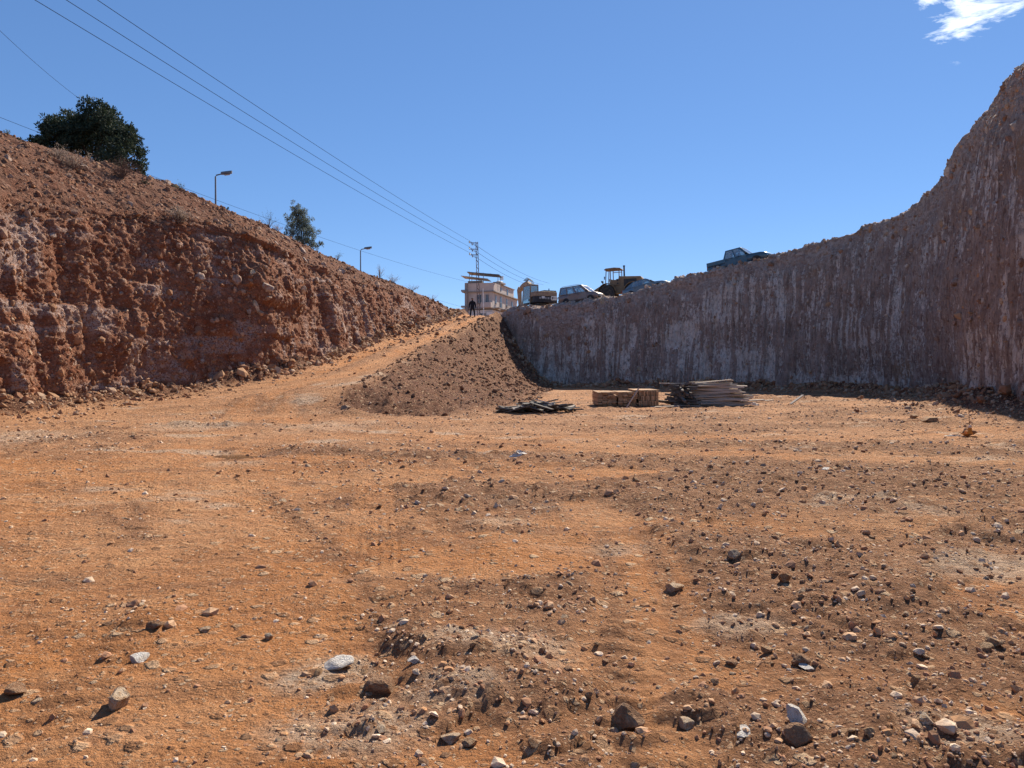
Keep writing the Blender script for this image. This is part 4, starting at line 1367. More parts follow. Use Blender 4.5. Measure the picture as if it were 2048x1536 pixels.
MB().tube([(-.62, -.25, 2.35), (-.62, -.25, 3.5)], .085, 12).lathe([(.12, 0), (.12, .1)], (-.62, -.25, 3.5), 'z', 12).build('exhaust_stack', M['black'], o, 40)
for s in (-1, 1):
    MB().prism([(1.2, 1.5), (1.4, 1.75), (2.4, 1.2), (3.0, .5), (2.85, .35), (2.1, .95)], s * .45 - .06, s * .45 + .06).build('lift_arm', M['yellow'], o, None, .015)
MB().prism([(2.7, .15), (3.7, .08), (3.7, .14), (2.9, .3), (2.85, .9), (3.2, 1.2), (3.1, 1.25), (2.7, .95)], -1.25, 1.25).build('bucket', M['steel'], o)
for s in (-.18, .18):
    MB().lathe([(.10, -.06), (.11, .06)], (1.75, s - .5, 2.1), 'x', 12).tube([(1.75, s - .5, 2.0), (1.5, s - .5, 1.55)], .025).build('work_lamp', M['black'], o, 40)

# --- crawler excavator, seen from behind
loc = at(1078, 600, 77.5); loc.z = 7.5
o = empty('excavator', mat=frame_matrix(loc, Vector((-.42, .9, 0))))
tag(o, 'crawler excavator seen from behind, cab on its left, arm folded over', 'excavator')
for s in (-1, 1):
    tr = MB().prism([(-1.75, .15), (-1.95, .42), (-1.75, .78), (1.75, .78), (1.95, .42), (1.75, .15), (1.4, .02), (-1.4, .02)], s * 1.05 - .28, s * 1.05 + .28).build('crawler_track', M['tyre'], o, None, .03)
    for k in range(5):
        MB().lathe([(.2, -.3), (.2, .3)], (-1.3 + k * .65, s * 1.05, .3), 'y', 14).build('roller', M['steel'], tr)
MB().lathe([(.8, .7), (.8, 1.0)], (0, 0, 0), 'z', 24).build('slew_ring', M['steel'], o)
cw = [(-1.55, -1.32), (-1.95, -1.1), (-2.1, -.5), (-2.1, .5), (-1.95, 1.1), (-1.55, 1.32), (-1.1, 1.34), (-1.1, -1.34)]
MB().prism(cw, .98, 1.62, 'z').build('counterweight', M['black'], o, None, .06)
MB().prism([(a * .985, b * .985) for a, b in cw[:-2]] + [(.3, 1.3), (.3, -1.3)], 1.625, 2.12, 'z').build('engine_cover', M['cream'], o, None, .07)
MB().prism([(-1.098, -1.3), (1.3, -1.3), (1.3, .1), (.6, .35), (-1.098, .35)], .98, 1.62, 'z').build('house', M['cream'], o, None, .03)
for y in np.linspace(-.95, .95, 7):
    MB().box((-2.108, y, 1.42), (.02, .22, .2)).build('vent', M['steel'], o)
pl = MB().box((-2.135, -.62, 1.44), (.015, .62, .42)).build('name_plate', M['plate'], o, None, .006)
MB().lathe([(.03, 0), (.09, .004), (.07, .009), (.02, .012)], (-2.15, -.46, 1.47), 'x', 10).box((-2.148, -.46, 1.36), (.008, .07, .16)).build('dark_emblem', M['black'], pl)
for k in range(3):
    MB().box((-2.146, -.70, 1.54 - k * .09), (.006, .30, .035)).build('lettering_bar', M['steel'], pl)
MB().box((-2.135, .62, 1.5), (.015, .34, .22)).build('white_label', M['plate'], o, None, .006)
MB().tube([(-1.7, -1.1, 2.1), (-1.7, -1.1, 2.24), (-1.7, .3, 2.24), (-.6, .3, 2.24)], .03, 8).build('handrail', M['black'], o)
MB().box((-.9, -.55, 2.2), (1.5, 1.2, .14)).build('engine_hatch', M['black'], o, None, .03)
MB().tube([(-.5, -.9, 2.1), (-.5, -.9, 2.6)], .05, 10).build('exhaust_stack', M['black'], o)
cabp = [(-.55, .38), (-.55, 1.32), (1.25, 1.32), (1.25, .38)]
for (x, y) in cabp:
    MB().bar((x, y, 1.0), (x - (.18 if x > 1 else 0), y + (.04 if y < 1 else -.04), 2.86), .09, .09).build('cab_post', M['cream'], o)
MB().prism([(-.6, 2.84), (-.58, 2.95), (1.0, 2.97), (1.15, 2.84)], .36, 1.34).build('cab_roof', M['cream'], o, None, .04)
MB().box((.35, .85, 1.02), (1.85, .98, .1)).build('cab_floor', M['black'], o)
for nm, a in (('rear_window', [(-.55, .44, 1.7), (-.55, 1.26, 1.7), (-.55, 1.24, 2.8), (-.55, .46, 2.8)]), ('side_window', [(-.5, 1.32, 1.5), (1.2, 1.32, 1.3), (1.04, 1.3, 2.8), (-.5, 1.3, 2.8)]),
              ('windscreen', [(1.25, .44, 1.1), (1.25, 1.26, 1.1), (1.07, 1.24, 2.8), (1.07, .46, 2.8)]), ('side_window', [(-.5, .38, 1.5), (1.2, .38, 1.3), (1.04, .42, 2.8), (-.5, .42, 2.8)])):
    q = [Vector(p) for p in a]
    n_ = (q[1] - q[0]).cross(q[3] - q[0]).normalized() * .008
    MB().hexa([p - n_ for p in q] + [p + n_ for p in q]).build(nm, M['glass'], o)
MB().box((-.53, .85, 1.35), (.05, .86, .66)).build('cab_rear_panel', M['cream'], o)
MB().box((.1, .85, 1.4), (.5, .5, .16)).box((-.15, .85, 1.75), (.14, .5, .66)).build('seat', M['seat'], o, None, .03)
bp = [(.9, 1.35), (1.5, 2.5), (2.3, 3.35), (3.1, 3.72), (4.1, 3.55), (5.3, 2.9), (5.25, 2.65), (4.0, 3.15), (3.2, 3.2), (2.6, 2.85), (1.9, 2.1), (1.35, 1.2)]
MB().prism(bp, -.42, .02).build('boom', M['cream'], o, None, .04)
MB().prism([(4.9, 3.1), (5.2, 3.35), (5.55, 3.0), (5.1, 1.0), (4.8, .95)], -.36, -.06).build('stick', M['cream'], o, None, .03)
MB().prism([(4.75, 1.05), (5.15, 1.0), (5.2, .55), (4.7, .2), (4.0, .1), (4.2, .3), (4.6, .55)], -.75, .35).build('bucket', M['steel'], o, None, .02)
for s in (-.5, .1):
    MB().tube([(1.7, s, 1.4), (2.5, s, 2.95)], .075, 10).build('boom_cylinder', M['steel'], o, 50)
MB().tube([(2.9, -.2, 3.85), (4.9, -.2, 3.35)], .07, 10).build('stick_cylinder', M['steel'], o, 50)
for k in range(4):
    y = -.34 + .09 * k
    MB().tube([(1.0, y, 1.7), (1.35, y, 2.75), (2.1, y, 3.62), (3.0, y, 4.0 + .03 * k), (3.9, y, 3.85)], .022, 6).build('hydraulic_hose', M['black'], o, 60)

# ------------------------------------------------------------------ house behind the ramp
M['plaster'] = mat_plain('rendered_wall', (0.52, 0.45, 0.41), .9, .2, 0, (0.42, 0.36, 0.325), 1.2, .7, .2)
M['plaster_w'] = mat_plain('whitewashed_wall', (0.62, 0.60, 0.58), .9, .2, 0, (0.48, 0.45, 0.42), 1.2, .6, .2)
M['concrete'] = mat_plain('bare_concrete', (0.30, 0.27, 0.255), .9, .2, 0, (0.22, 0.2, 0.185), 1.5, .6, .2)
M['pane'] = mat_plain('dark_window_glass', (0.035, 0.045, 0.06), .12, .6)
M['solar'] = mat_plain('solar_panel_blue_black', (0.03, 0.035, 0.05), .25, .5, 0, (0.06, 0.06, 0.07), 3, .4)
M['rail'] = mat_plain('dark_iron_rail', (0.07, 0.07, 0.075), .6, .4)
M['tin'] = mat_plain('corrugated_roof_sheet', (0.34, 0.36, 0.38), .45, .5, .3, (0.22, 0.2, 0.18), 3, .5)
M['white'] = mat_plain('white_metal', (0.7, 0.71, 0.72), .5, .4, 0, (0.5, 0.48, 0.45), 4, .4)

# local frame: +x runs along the receding side (away from the viewer), +y runs left along the front
hx = Vector((4.8, 17, 0)).normalized()
H0 = at(985, 582, 135)
H = empty('apartment_house', mat=frame_matrix((H0.x, H0.y, 5.6), hx))
tag(H, 'tan rendered apartment house with rooftop solar panels beyond the ramp', 'house')
LX, LY = 17.0, 5.3
zs1, zs2, zpar = 12.9 - 5.6, 16.0 - 5.6, 17.45 - 5.6
MB().box((LX / 2, LY / 2, zs1 / 2 - .2), (LX, LY, zs1 + .2 - .4)).build('ground_floor_wall', M['plaster_w'], H)
MB().box((LX / 2, LY / 2, (zs1 + zs2) / 2), (LX, LY, zs2 - zs1 - .2)).build('upper_floor_wall', M['plaster'], H)
for z, ov in ((zs1 - .08, .35), (zs2 - .08, .45)):
    MB().box((LX / 2, LY / 2, z), (LX + 2 * ov, LY + 2 * ov, .22)).build('floor_slab', M['concrete'], H, None, .02)
# parapet and set-back roof rooms
MB().box((-.1, LY / 2 - .25, (zs2 + zpar) / 2 + .02), (.25, LY + .1, zpar - zs2)).build('parapet', M['plaster'], H)
MB().box((2.0, -.18, (zs2 + zpar) / 2 + .02), (3.95, .25, zpar - zs2)).build('parapet', M['plaster'], H)
MB().box((LX / 2 + 2.2, LY / 2 + .2, zs2 + .95), (LX - 5.0, LY - .9, 1.85)).build('roof_room', M['plaster'], H)
MB().box((LX / 2 + 2.2, LY / 2 + .2, zs2 + 1.94), (LX - 4.6, LY - .4, .12)).build('roof_slab', M['concrete'], H)
MB().box((7.0, .8, zs2 + 2.15), (3.2, 1.6, .3)).build('water_tank_base', M['concrete'], H)
for x in (9.2, 10.4):
    MB().lathe([(.45, 0), (.5, .1), (.5, .8), (.3, .95)], (x, 1.6, zs2 + 2.0), 'z', 14).build('water_tank', M['white'], H, 40)
for (x, z, w_, h_) in ((6.2, zs2 + 1.1, .5, .5), (7.6, zs2 + 1.05, .5, .5), (12.0, zs2 + .9, .8, 1.2)):
    wn_ = MB().box((x, LY / 2 + .2 - (LY - .9) / 2 - .01, z), (w_ + .12, .06, h_ + .12)).build('window', M['concrete'], H)
    MB().box((x, LY / 2 + .2 - (LY - .9) / 2 - .035, z), (w_, .03, h_)).build('pane', M['pane'], wn_)


def house_window(face, a, z, w_, h_, sill=True):
    if face == 'side':
        f = MB().box((a, -.02, z), (w_ + .16, .08, h_ + .16)).build('window', M['concrete'], H)
        MB().box((a, -.055, z), (w_, .04, h_)).build('pane', M['pane'], f)
        MB().box((a, -.065, z), (.05, .04, h_)).build('mullion', M['white'], f)
        MB().box((a, -.08, z - h_ / 2 - .11), (w_ + .3, .22, .07)).build('sill', M['concrete'], f)
    else:
        f = MB().box((-.02, a, z), (.08, w_ + .16, h_ + .16)).build('window', M['concrete'], H)
        MB().box((-.055, a, z), (.04, w_, h_)).build('pane', M['pane'], f)
        MB().box((-.065, a, z), (.04, .05, h_)).build('mullion', M['white'], f)
        MB().box((-.08, a, z - h_ / 2 - .11), (.22, w_ + .3, .07)).build('sill', M['concrete'], f)


zm = (zs1 + zs2) / 2
for a in (2.0, 9.2):
    house_window('side', a, zm + .15, .7, 1.35)
house_window('side', 5.2, zm - .15, .9, 2.1)
house_window('side', 13.0, zm - .05, .8, 1.5)
house_window('front', 2.55, zm + .1, .75, 1.5)
house_window('front', 1.0, zm + .1, .45, 1.5)
house_window('front', 1.9, zs1 - 1.6, 1.1, 1.2)
# balconies
for (x0, x1) in ((.1, 2.4), (4.2, 8.2), (10.5, 15.0)):
    b = MB().box(((x0 + x1) / 2, -.65, zs1 + .02), (x1 - x0, 1.2, .16)).build('balcony', M['concrete'], H)
    MB().tube([(x0, -1.2, zs1 + .95), (x1, -1.2, zs1 + .95)], .03, 6).build('handrail', M['rail'], b)
    for x in np.linspace(x0 + .05, x1 - .05, int((x1 - x0) / .35)):
        MB().tube([(x, -1.2, zs1 + .1), (x, -1.2, zs1 + .95)], .018, 5).build('baluster', M['rail'], b)
MB().box((-.7, .9, zs1 + .5), (1.0, 1.9, .95)).build('balcony_wall', M['plaster'], H)
MB().box((-.12, .55, zs1 - 1.5), (.1, 1.0, 1.6)).build('roller_shutter', M['white'], H)
MB().box((-.3, 4.9, zs1 + .9), (.5, .5, 7.5)).build('drain_shaft', M['concrete'], H)
for z in (zs1 + .3, zs2 + .1):
    MB().box((-.5, 5.3, z), (.9, .9, .35)).build('air_conditioner', M['steel'], H, None, .04)
# solar array on legs, and a tin awning over the roof terrace
pn = MB().box((1.2, 1.9, zs2 + 3.15), (1.9, 6.3, .09), (.12, .16, 0)).build('solar_array', M['solar'], H)
for k in range(5):
    MB().box((1.2, 1.9 + (k - 2) * 1.36, zs2 + 3.22 + (k - 2) * 1.36 * .12), (1.9, .05, .1), (.12, .16, 0)).build('panel_frame', M['steel'], pn)
for (x, y) in ((.5, -.9), (.5, 4.6), (1.9, -.9), (1.9, 4.6), (.5, 1.9)):
    MB().bar((x, y, zs2), (x, y, zs2 + 3.0 + (1.9 - y) * -.12), .09, .09).build('array_leg', M['steel'], H)
MB().box((.2, 3.2, zs2 + 2.35), (2.4, 5.2, .07), (.14, .1, 0)).build('awning', M['tin'], H)
MB().box((1.2, 3.6, zs2 + 1.0), (1.4, 2.6, 2.0)).build('terrace_room', M['concrete'], H)
fl = MB().tube([(11.5, 2.0, zs2 + 2), (11.5, 2.0, zs2 + 4.2)], .03, 6).build('flagpole', M['rail'], H)
MB().box((11.5, 1.65, zs2 + 3.75), (.03, .7, .8), (0, 0, 0)).build('flag', M['white'], fl)

# ------------------------------------------------------------------ lattice pole with its wires, lamp posts
M['lattice'] = mat_plain('weathered_lattice_steel', (0.22, 0.17, 0.15), .7, .3, .2, (0.13, 0.1, 0.09), 3, .6)
M['wire'] = mat_plain('dark_cable', (0.04, 0.05, 0.075), 1.0, 0.0)
M['insul'] = mat_plain('brown_porcelain', (0.16, 0.10, 0.08), .3, .5)
M['lamp'] = mat_plain('grey_lamp_post', (0.20, 0.21, 0.23), .5, .4, .3, (0.12, 0.11, 0.11), 3, .4)
M['lens'] = mat_plain('lamp_lens', (0.35, 0.33, 0.3), .2, .5)

PT = at(958.5, 485, 95)
PO = empty('utility_pole', (PT.x, PT.y, 6.4), math.radians(8))
PO.rotation_euler = (0, math.radians(-1.5), math.radians(8))
tag(PO, 'tall steel lattice power pole with three short arms beside the house', 'utility pole')
ht = PT.z - 6.4
wid = lambda z: .17 - .05 * z / ht
for sx in (-1, 1):
    for sy in (-1, 1):
        MB().bar((sx * wid(0), sy * wid(0), 0), (sx * wid(ht), sy * wid(ht), ht), .05, .05).build('corner_angle', M['lattice'], PO)
nb = 26
for k in range(nb):
    z0, z1 = ht * k / nb, ht * (k + 1) / nb
    w0, w1 = wid(z0), wid(z1)
    s = 1 if k % 2 else -1
    for q in (-1, 1):
        MB().bar((-s * w0, q * w0, z0), (s * w1, q * w1, z1), .045, .02, (0, 1, 0)).build('lattice_brace', M['lattice'], PO)
        MB().bar((q * w0, s * w0, z0), (q * w1, -s * w1, z1), .02, .045, (1, 0, 0)).build('lattice_brace', M['lattice'], PO)
ARMS = [ht - .12, ht - .92, ht - 1.65]
armtip = []
for k, z in enumerate(ARMS):
    a = MB().bar((.15, 0, z), (-1.0, 0, z + .03), .08, .08).bar((-.15, 0, z - .38), (-.75, 0, z - .02), .04, .04).build('cross_arm', M['lattice'], PO)
    MB().lathe([(.03, .03), (.09, .08), (.05, .13), (.09, .18), (.05, .24), (.03, .28)], (-.95, 0, z), 'z', 10).build('insulator', M['insul'], a, 40)
    MB().lathe([(.03, -.30), (.08, -.24), (.05, -.18), (.08, -.12), (.03, -.05)], (-.6, 0, z), 'z', 10).build('insulator', M['insul'], a, 40)
MB().tube([(.62, -.3, -.2), (.60, -.3, 5.6)], .05, 8).build('cable_conduit', M['white'], PO)
bpy.context.view_layer.update()


def wire(a, b, sag, rad, label, n=40, group='power lines overhead'):
    a, b = Vector(a), Vector(b)
    pts = [a.lerp(b, k / n) + Vector((0, 0, -sag * 4 * (k / n) * (1 - k / n))) for k in range(n + 1)]
    w = MB().tube(pts, rad, 5).build('overhead_wire', M['wire'], None, 80)
    tag(w, label, 'cable', group)
    return w


names = ('uppermost', 'middle', 'lowest')
for k, (px, z) in enumerate(((178, ARMS[0]), (131, ARMS[1]), (84, ARMS[2]))):
    tip = PO.matrix_world @ Vector((-.95, 0, z + .3))
    near = at(px, 0, 30)
    far2 = near + (near - tip) * .35
    far2.z = near.z + .3
    wire(tip, far2, .55, .014, names[k] + ' of the three power lines crossing the sky from upper left to the pole', 60)
    beyond = at(1075 + 12 * (2 - k), 573 - 3 * (2 - k), 165)
    wire(tip, beyond, .8, .02, names[k] + ' of the three lines running down from the pole behind the excavator', 30)
wire(at(-60, 0, 40), at(180, 212, 62), .3, .012, 'thin wire slanting down behind the big pine at left')
wire(at(-60, 212, 46), at(985, 575, 150), 1.2, .014, 'faint long wire passing behind both lamp posts')
wire(at(-60, 236, 44), at(940, 618, 140), 1.0, .013, 'faint lower wire skimming the crest of the left bank')


def lamp_post(px, base_z, top_py, head_px, d, lab):
    top = at(px, top_py, d)
    o = empty('street_lamp', (top.x, top.y, base_z))
    tag(o, lab, 'street lamp', 'lamp posts along the road behind the bank')
    h = top.z - base_z
    MB().tube([(0, 0, 0), (0, 0, h * .5), (0, 0, h - .12), (.06, 0, h - .02), (.25, 0, h + .03), (.45, 0, h + .07)], [.09, .075, .055, .05, .045, .04], 10).build('pole', M['lamp'], o, 50)
    L = head_px / F * d
    hd = MB().loft([[(x, y * w_, z) for (y, z) in ((-1, h + .04 + x * .12), (-.6, h + .16 + x * .12), (.6, h + .16 + x * .12), (1, h + .04 + x * .12), (.7, h - .03 + x * .12), (-.7, h - .03 + x * .12))] for (x, w_) in ((.4, .07), (.5, .14), (.4 + L * .5, .17), (.4 + L * .9, .14), (.4 + L, .06))]).build('lamp_head', M['lamp'], o, 40)
    MB().box((.4 + L * .55, 0, h + .02), (L * .5, .2, .04), (0, -.12, 0)).build('lens', M['lens'], hd)
    MB().lathe([(.16, 0), (.16, .03), (.1, .05)], (0, 0, 0), 'z', 12).build('base_plate', M['lamp'], o)


lamp_post(434, 7.6, 352, 22, 54, 'nearer street lamp standing behind the left bank')
lamp_post(722, 6.6, 499.5, 15, 79, 'farther street lamp between the pale tree and the house')

# ------------------------------------------------------------------ the person on top of the ramp
M['cloth'] = mat_plain('dark_jacket_cloth', (0.018, 0.020, 0.028), .9, .2, 0, (0.03, 0.032, 0.04), 12, .5, .2)
M['trouser'] = mat_plain('dark_trousers', (0.014, 0.015, 0.02), .9, .2)
M['skin'] = mat_plain('skin', (0.32, 0.19, 0.13), .6, .3)
M['hair'] = mat_plain('dark_hair', (0.012, 0.01, 0.009), .6, .3)


def skin_figure(name, joints, bones, mat, root=0, parent=None, sub=2):
    me = bpy.data.meshes.new(name)
    me.from_pydata([j[:3] for j in joints], bones, [])
    o = mobj(name, me, mat, parent)
    md = o.modifiers.new('skin', 'SKIN'); md.use_smooth_shade = True
    for i, j in enumerate(joints):
        sv = me.skin_vertices[0].data[i]
        sv.radius = (j[3], j[4] if len(j) > 4 else j[3])
        sv.use_root = (i == root)
    s = o.modifiers.new('sub', 'SUBSURF'); s.levels = sub; s.render_levels = sub
    return o


gx, gy = (945 - CX) / F * 71.5, 71.5
PG = empty('person', (gx, gy, float(ground_z(np.array([gx]), np.array([gy]), np.array([.3]))[0])), math.radians(15))
tag(PG, 'person in dark jacket and trousers standing with legs apart atop the ramp', 'person')
J = [(0, 0, .94, .19, .14), (0, 0, 1.14, .20, .15), (0, .01, 1.34, .215, .15), (0, .01, 1.46, .14, .11), (0, 0, 1.54, .065), (0, -.01, 1.60, .07), (0, -.02, 1.70, .095, .105), (0, -.01, 1.79, .06),
     (-.11, 0, .86, .115), (-.16, -.02, .48, .085), (-.20, .02, .10, .07), (-.21, -.12, .05, .05),
     (.11, 0, .86, .115), (.18, .01, .48, .085), (.23, .04, .10, .07), (.24, -.10, .05, .05),
     (-.23, .01, 1.40, .10), (-.30, .03, 1.14, .085), (-.315, -.02, .92, .065), (-.315, -.04, .85, .045),
     (.23, .01, 1.40, .10), (.30, .03, 1.14, .085), (.325, -.02, .92, .065), (.325, -.04, .85, .045)]
B = [(0, 1), (1, 2), (2, 3), (3, 4), (4, 5), (5, 6), (6, 7), (0, 8), (8, 9), (9, 10), (10, 11), (0, 12), (12, 13), (13, 14), (14, 15), (3, 16), (16, 17), (17, 18), (18, 19), (3, 20), (20, 21), (21, 22), (22, 23)]
body_o = skin_figure('body', J, B, M['cloth'], 0, PG)
for s, base in ((-1, Vector((-.315, -.045, .82))), (1, Vector((.325, -.045, .82)))):
    hj = [(base.x, base.y, base.z + .03, .03, .018), (base.x, base.y - .005, base.z - .045, .036, .016)]
    hb = [(0, 1)]
    for k, (oy, L) in enumerate(((-.03, .075), (-.01, .085), (.012, .08), (.03, .06))):
        i = len(hj)
        hj += [(base.x, base.y + oy, base.z - .07, .011), (base.x - .006 * s, base.y + oy - .004, base.z - .07 - L * .55, .010), (base.x - .02 * s, base.y + oy - .008, base.z - .07 - L, .008)]
        hb += [(1, i), (i, i + 1), (i + 1, i + 2)]
    i = len(hj)
    hj += [(base.x - .005 * s, base.y - .045, base.z - .02, .012), (base.x - .012 * s, base.y - .065, base.z - .06, .010)]
    hb += [(0, i), (i, i + 1)]
    skin_figure('hand', hj, hb, M['skin'], 0, PG, 1)
hd = MB().lathe([(.02, -.115), (.07, -.10), (.088, -.04), (.094, .02), (.088, .07), (.06, .105), (.02, .12)], (0, -.025, 1.70), 'z', 16).build('head', M['skin'], PG, 80)
MB().lathe([(.098, -.01), (.103, .05), (.092, .09), (.06, .125), (.01, .14)], (0, -.012, 1.70), 'z', 16).build('hair', M['hair'], hd, 80)
MB().box((0, -.125, 1.69), (.028, .03, .05), (.3, 0, 0), .6).build('nose', M['skin'], hd, 60)
MB().box((0, -.115, 1.645), (.05, .012, .012)).build('mouth', M['hair'], hd)
for s in (-1, 1):
    MB().box((s * .035, -.112, 1.715), (.026, .014, .012)).build('eye', M['hair'], hd)
    MB().box((s * .098, -.015, 1.70), (.018, .035, .06)).build('ear', M['skin'], hd, None, .006)
    MB().box((s * .21, -.07, .035), (.10, .29, .07)).build('shoe', M['hair'], PG, None, .03)

# ------------------------------------------------------------------ timber
M['wood_o'] = mat_wood('new_orange_timber', (0.46, 0.28, 0.155), (0.64, 0.43, 0.26), 1)
M['wood_g'] = mat_wood('weathered_grey_timber', (0.56, 0.49, 0.41), (0.74, 0.66, 0.57), 0)
M['wood_d'] = mat_wood('dark_wet_timber', (0.13, 0.115, 0.10), (0.27, 0.245, 0.22), 0)
M['wood_p'] = mat_wood('pale_sawn_timber', (0.52, 0.42, 0.32), (0.66, 0.56, 0.45), 0)


def gz1(x, y):
    return float(ground_z(np.array([x]), np.array([y]), np.array([y * .0045]))[0])


def plank_mesh(L, w, t, mat):
    return MB().box((0, 0, 0), (L, w, t)).mesh('plank', mat)


def lay(me, parent, loc, rot, name='plank'):
    o = bpy.data.objects.new(name, me)
    COL.objects.link(o)
    o.parent = parent
    o.location = loc; o.rotation_euler = rot
    return o


r = np.random.default_rng(77)
# stack one: boards end-on to the viewer, two bundles
c = at(1254, 815, 31.6)
S1 = empty('plank_stack', (c.x, c.y + .6, gz1(c.x, c.y) - .01))
tag(S1, 'neat low stack of orange boards with their sawn ends facing the viewer', 'timber stack')
MEo = [plank_mesh(L, w, t, M['wood_o']) for (L, w, t) in ((2.2, .20, .046), (2.2, .165, .046), (2.2, .185, .052))]
for b_, (x0, x1, hh_) in enumerate(((-1.3, -.48, .62), (-.44, .42, .60))):
    z = .06
    while z < hh_:
        x = x0
        while x < x1 - .1:
            i = int(r.integers(0, 3)); w = (.20, .165, .185)[i]
            lay(MEo[i], S1, (x + w / 2, r.normal(0, .045), z + .025), (0, r.normal(0, .006), math.pi / 2 + r.normal(0, .008)))
            x += w + .014
        z += .058
MEu = plank_mesh(2.2, .05, .20, M['wood_o'])
for row in range(3):
    x = .46
    while x < 1.26:
        lay(MEu, S1, (x, r.normal(0, .04) + .04 * row, .16 + row * .205), (0, 0, math.pi / 2 + r.normal(0, .01)))
        x += .056
for k in range(6):
    lay(MEo[k % 3], S1, (.40 + .17 * k, .15 + r.normal(0, .05), .69), (0, 0, math.pi / 2 + r.normal(0, .02)))
for y in (-.8, .8):
    lay(plank_mesh(2.5, .09, .07, M['wood_g']), S1, (0, y, .03), (0, 0, 0), 'bearer')
# stack two: long boards lying across the view, loosely piled
c = at(1425, 814, 32.0)
S2 = empty('plank_stack', (c.x, c.y + .5, gz1(c.x, c.y)))
tag(S2, 'tall loose pile of weathered grey boards lying lengthwise before the back bank', 'timber stack')
MEg = [plank_mesh(L, w, t, M['wood_g']) for (L, w, t) in ((2.1, .2, .05), (2.5, .16, .045), (1.8, .22, .055), (2.3, .12, .06))]
z = .04; lay_n = 0
while z < .98:
    for y in (-.42, -.2, .02, .24, .46):
        i = int(r.integers(0, 4))
        lay(MEg[i], S2, (.35 + .02 * lay_n - .35 * (z > .5) + r.normal(0, .2), y + r.normal(0, .04), z), (r.normal(0, .05), r.normal(0, .035), r.normal(0, .09)))
    z += .058; lay_n += 1 if z < .4 else -1
MEp = plank_mesh(1.9, .2, .04, M['wood_p'])
lay(MEp, S2, (-.05, -.25, 1.06), (0, -.10, .05)); lay(MEp, S2, (.1, .1, 1.08), (0, -.05, -.06))
lay(plank_mesh(.9, .14, .04, M['wood_p']), S2, (-.85, -.2, .97), (0, -.08, .1))
# the dark heap of short beams leaning against it
c = at(1365, 815, 31.7)
S3 = empty('beam_heap', (c.x, c.y + .5, gz1(c.x, c.y)))
tag(S3, 'dark heap of short beams wedged between the two board stacks', 'timber heap')
MEd = [plank_mesh(L, w, t, M['wood_d']) for (L, w, t) in ((.9, .1, .1), (.7, .14, .06), (1.2, .1, .08))]
for k in range(70):
    zq = abs(r.normal(0, .42))
    lay(MEd[k % 3], S3, (r.normal(.05, .16), r.normal(0, .2), .06 + min(zq, .9)), (r.normal(0, .1), r.normal(0, .12), r.choice([r.normal(0, .25), r.normal(1.57, .25)])), 'beam')
lay(plank_mesh(1.1, .2, .04, M['wood_g']), S3, (-.35, -.1, .98), (0, .03, .05))
for (x, y, L, a) in ((-.25, -.65, 1.6, .04), (.1, -.75, 1.2, -.12), (-.9, -.6, .7, .2)):
    lay(plank_mesh(L, .12, .04, M['wood_p']), S3, (x, y, .05), (0, .02, a))
# heap three: dark scrap boards at the toe of the spoil heap
c = at(1078, 824, 28.0)
S4 = empty('scrap_board_heap', (c.x, c.y + .3, gz1(c.x, c.y)))
tag(S4, 'low scattered heap of dark scrap boards at the toe of the spoil heap', 'timber heap')
MEs = [plank_mesh(L, w, t, m_) for (L, w, t, m_) in ((1.1, .16, .03, M['wood_d']), (.8, .2, .025, M['wood_d']), (1.3, .12, .04, M['wood_d']), (1.0, .15, .03, M['wood_g']), (.9, .12, .03, M['wood_p']))]
for k in range(85):
    i = int(r.choice(5, p=[.3, .27, .2, .16, .07]))
    xq = r.uniform(-1.25, 1.2); yq = r.normal(0, .32)
    zq = max(0, .36 * (1 - (abs(xq - .1) / 1.3) ** 1.5)) * r.uniform(.1, 1)
    lay(MEs[i], S4, (xq, yq, .04 + zq), (r.normal(0, .22), r.normal(0, .2), r.choice([r.normal(.1, .35), r.normal(2.6, .5)])), 'board')
# single planks on the ground
for k, (px, py, L, a, t_, mat, lab) in enumerate((
        (1490, 806, 2.4, .42, .05, 'wood_g', 'long grey plank on the ground right of the tall board pile'),
        (1530, 803, 1.2, .5, .05, 'wood_p', 'short pale plank on the ground, rightmost of the loose timber'),
        (1480, 791, 1.0, 0.0, .04, 'wood_p', 'pale plank sticking out at the right end of the board pile'),
        (1258, 816, 1.1, -.12, .03, 'wood_p', 'thin pale lath leaning against the neat orange stack'),
        (1330, 817, 1.2, .08, .04, 'wood_p', 'pale board lying in front of the dark beam heap'),
        (1594, 790, .9, .55, .04, 'wood_g', 'lone short plank propped in the shade before the back bank'))):
    d = EYE * F / (py - HY) if py > 800 else 33.5
    q = at(px, py, d)
    o = MB().box((0, 0, 0), (L, .13, t_)).build('plank', M[mat])
    o.location = (q.x, q.y, gz1(q.x, q.y) + .05)
    o.rotation_euler = (.1, -.03, a)
    if k == 2: o.location = (q.x, q.y - 1.0, .50); o.rotation_euler = (0, .02, .1)
    if k == 3: o.location.z += .26; o.location.y -= .75; o.rotation_euler = (.0, -1.0, .1)
    if k == 5: o.location.z += .2; o.rotation_euler = (0, -.45, .5)
    tag(o, lab, 'plank', 'loose planks beside the timber')
q = at(1508, 811, EYE * F / (811 - HY))
o = MB().box((0, 0, 0), (.16, .14, .13)).box((.18, .05, -.03), (.12, .1, .09), (0, 0, .5)).build('concrete_block', M['white'])
o.location = (q.x, q.y, gz1(q.x, q.y) + .06)
tag(o, 'small white block on the ground in front of the long grey plank', 'block')

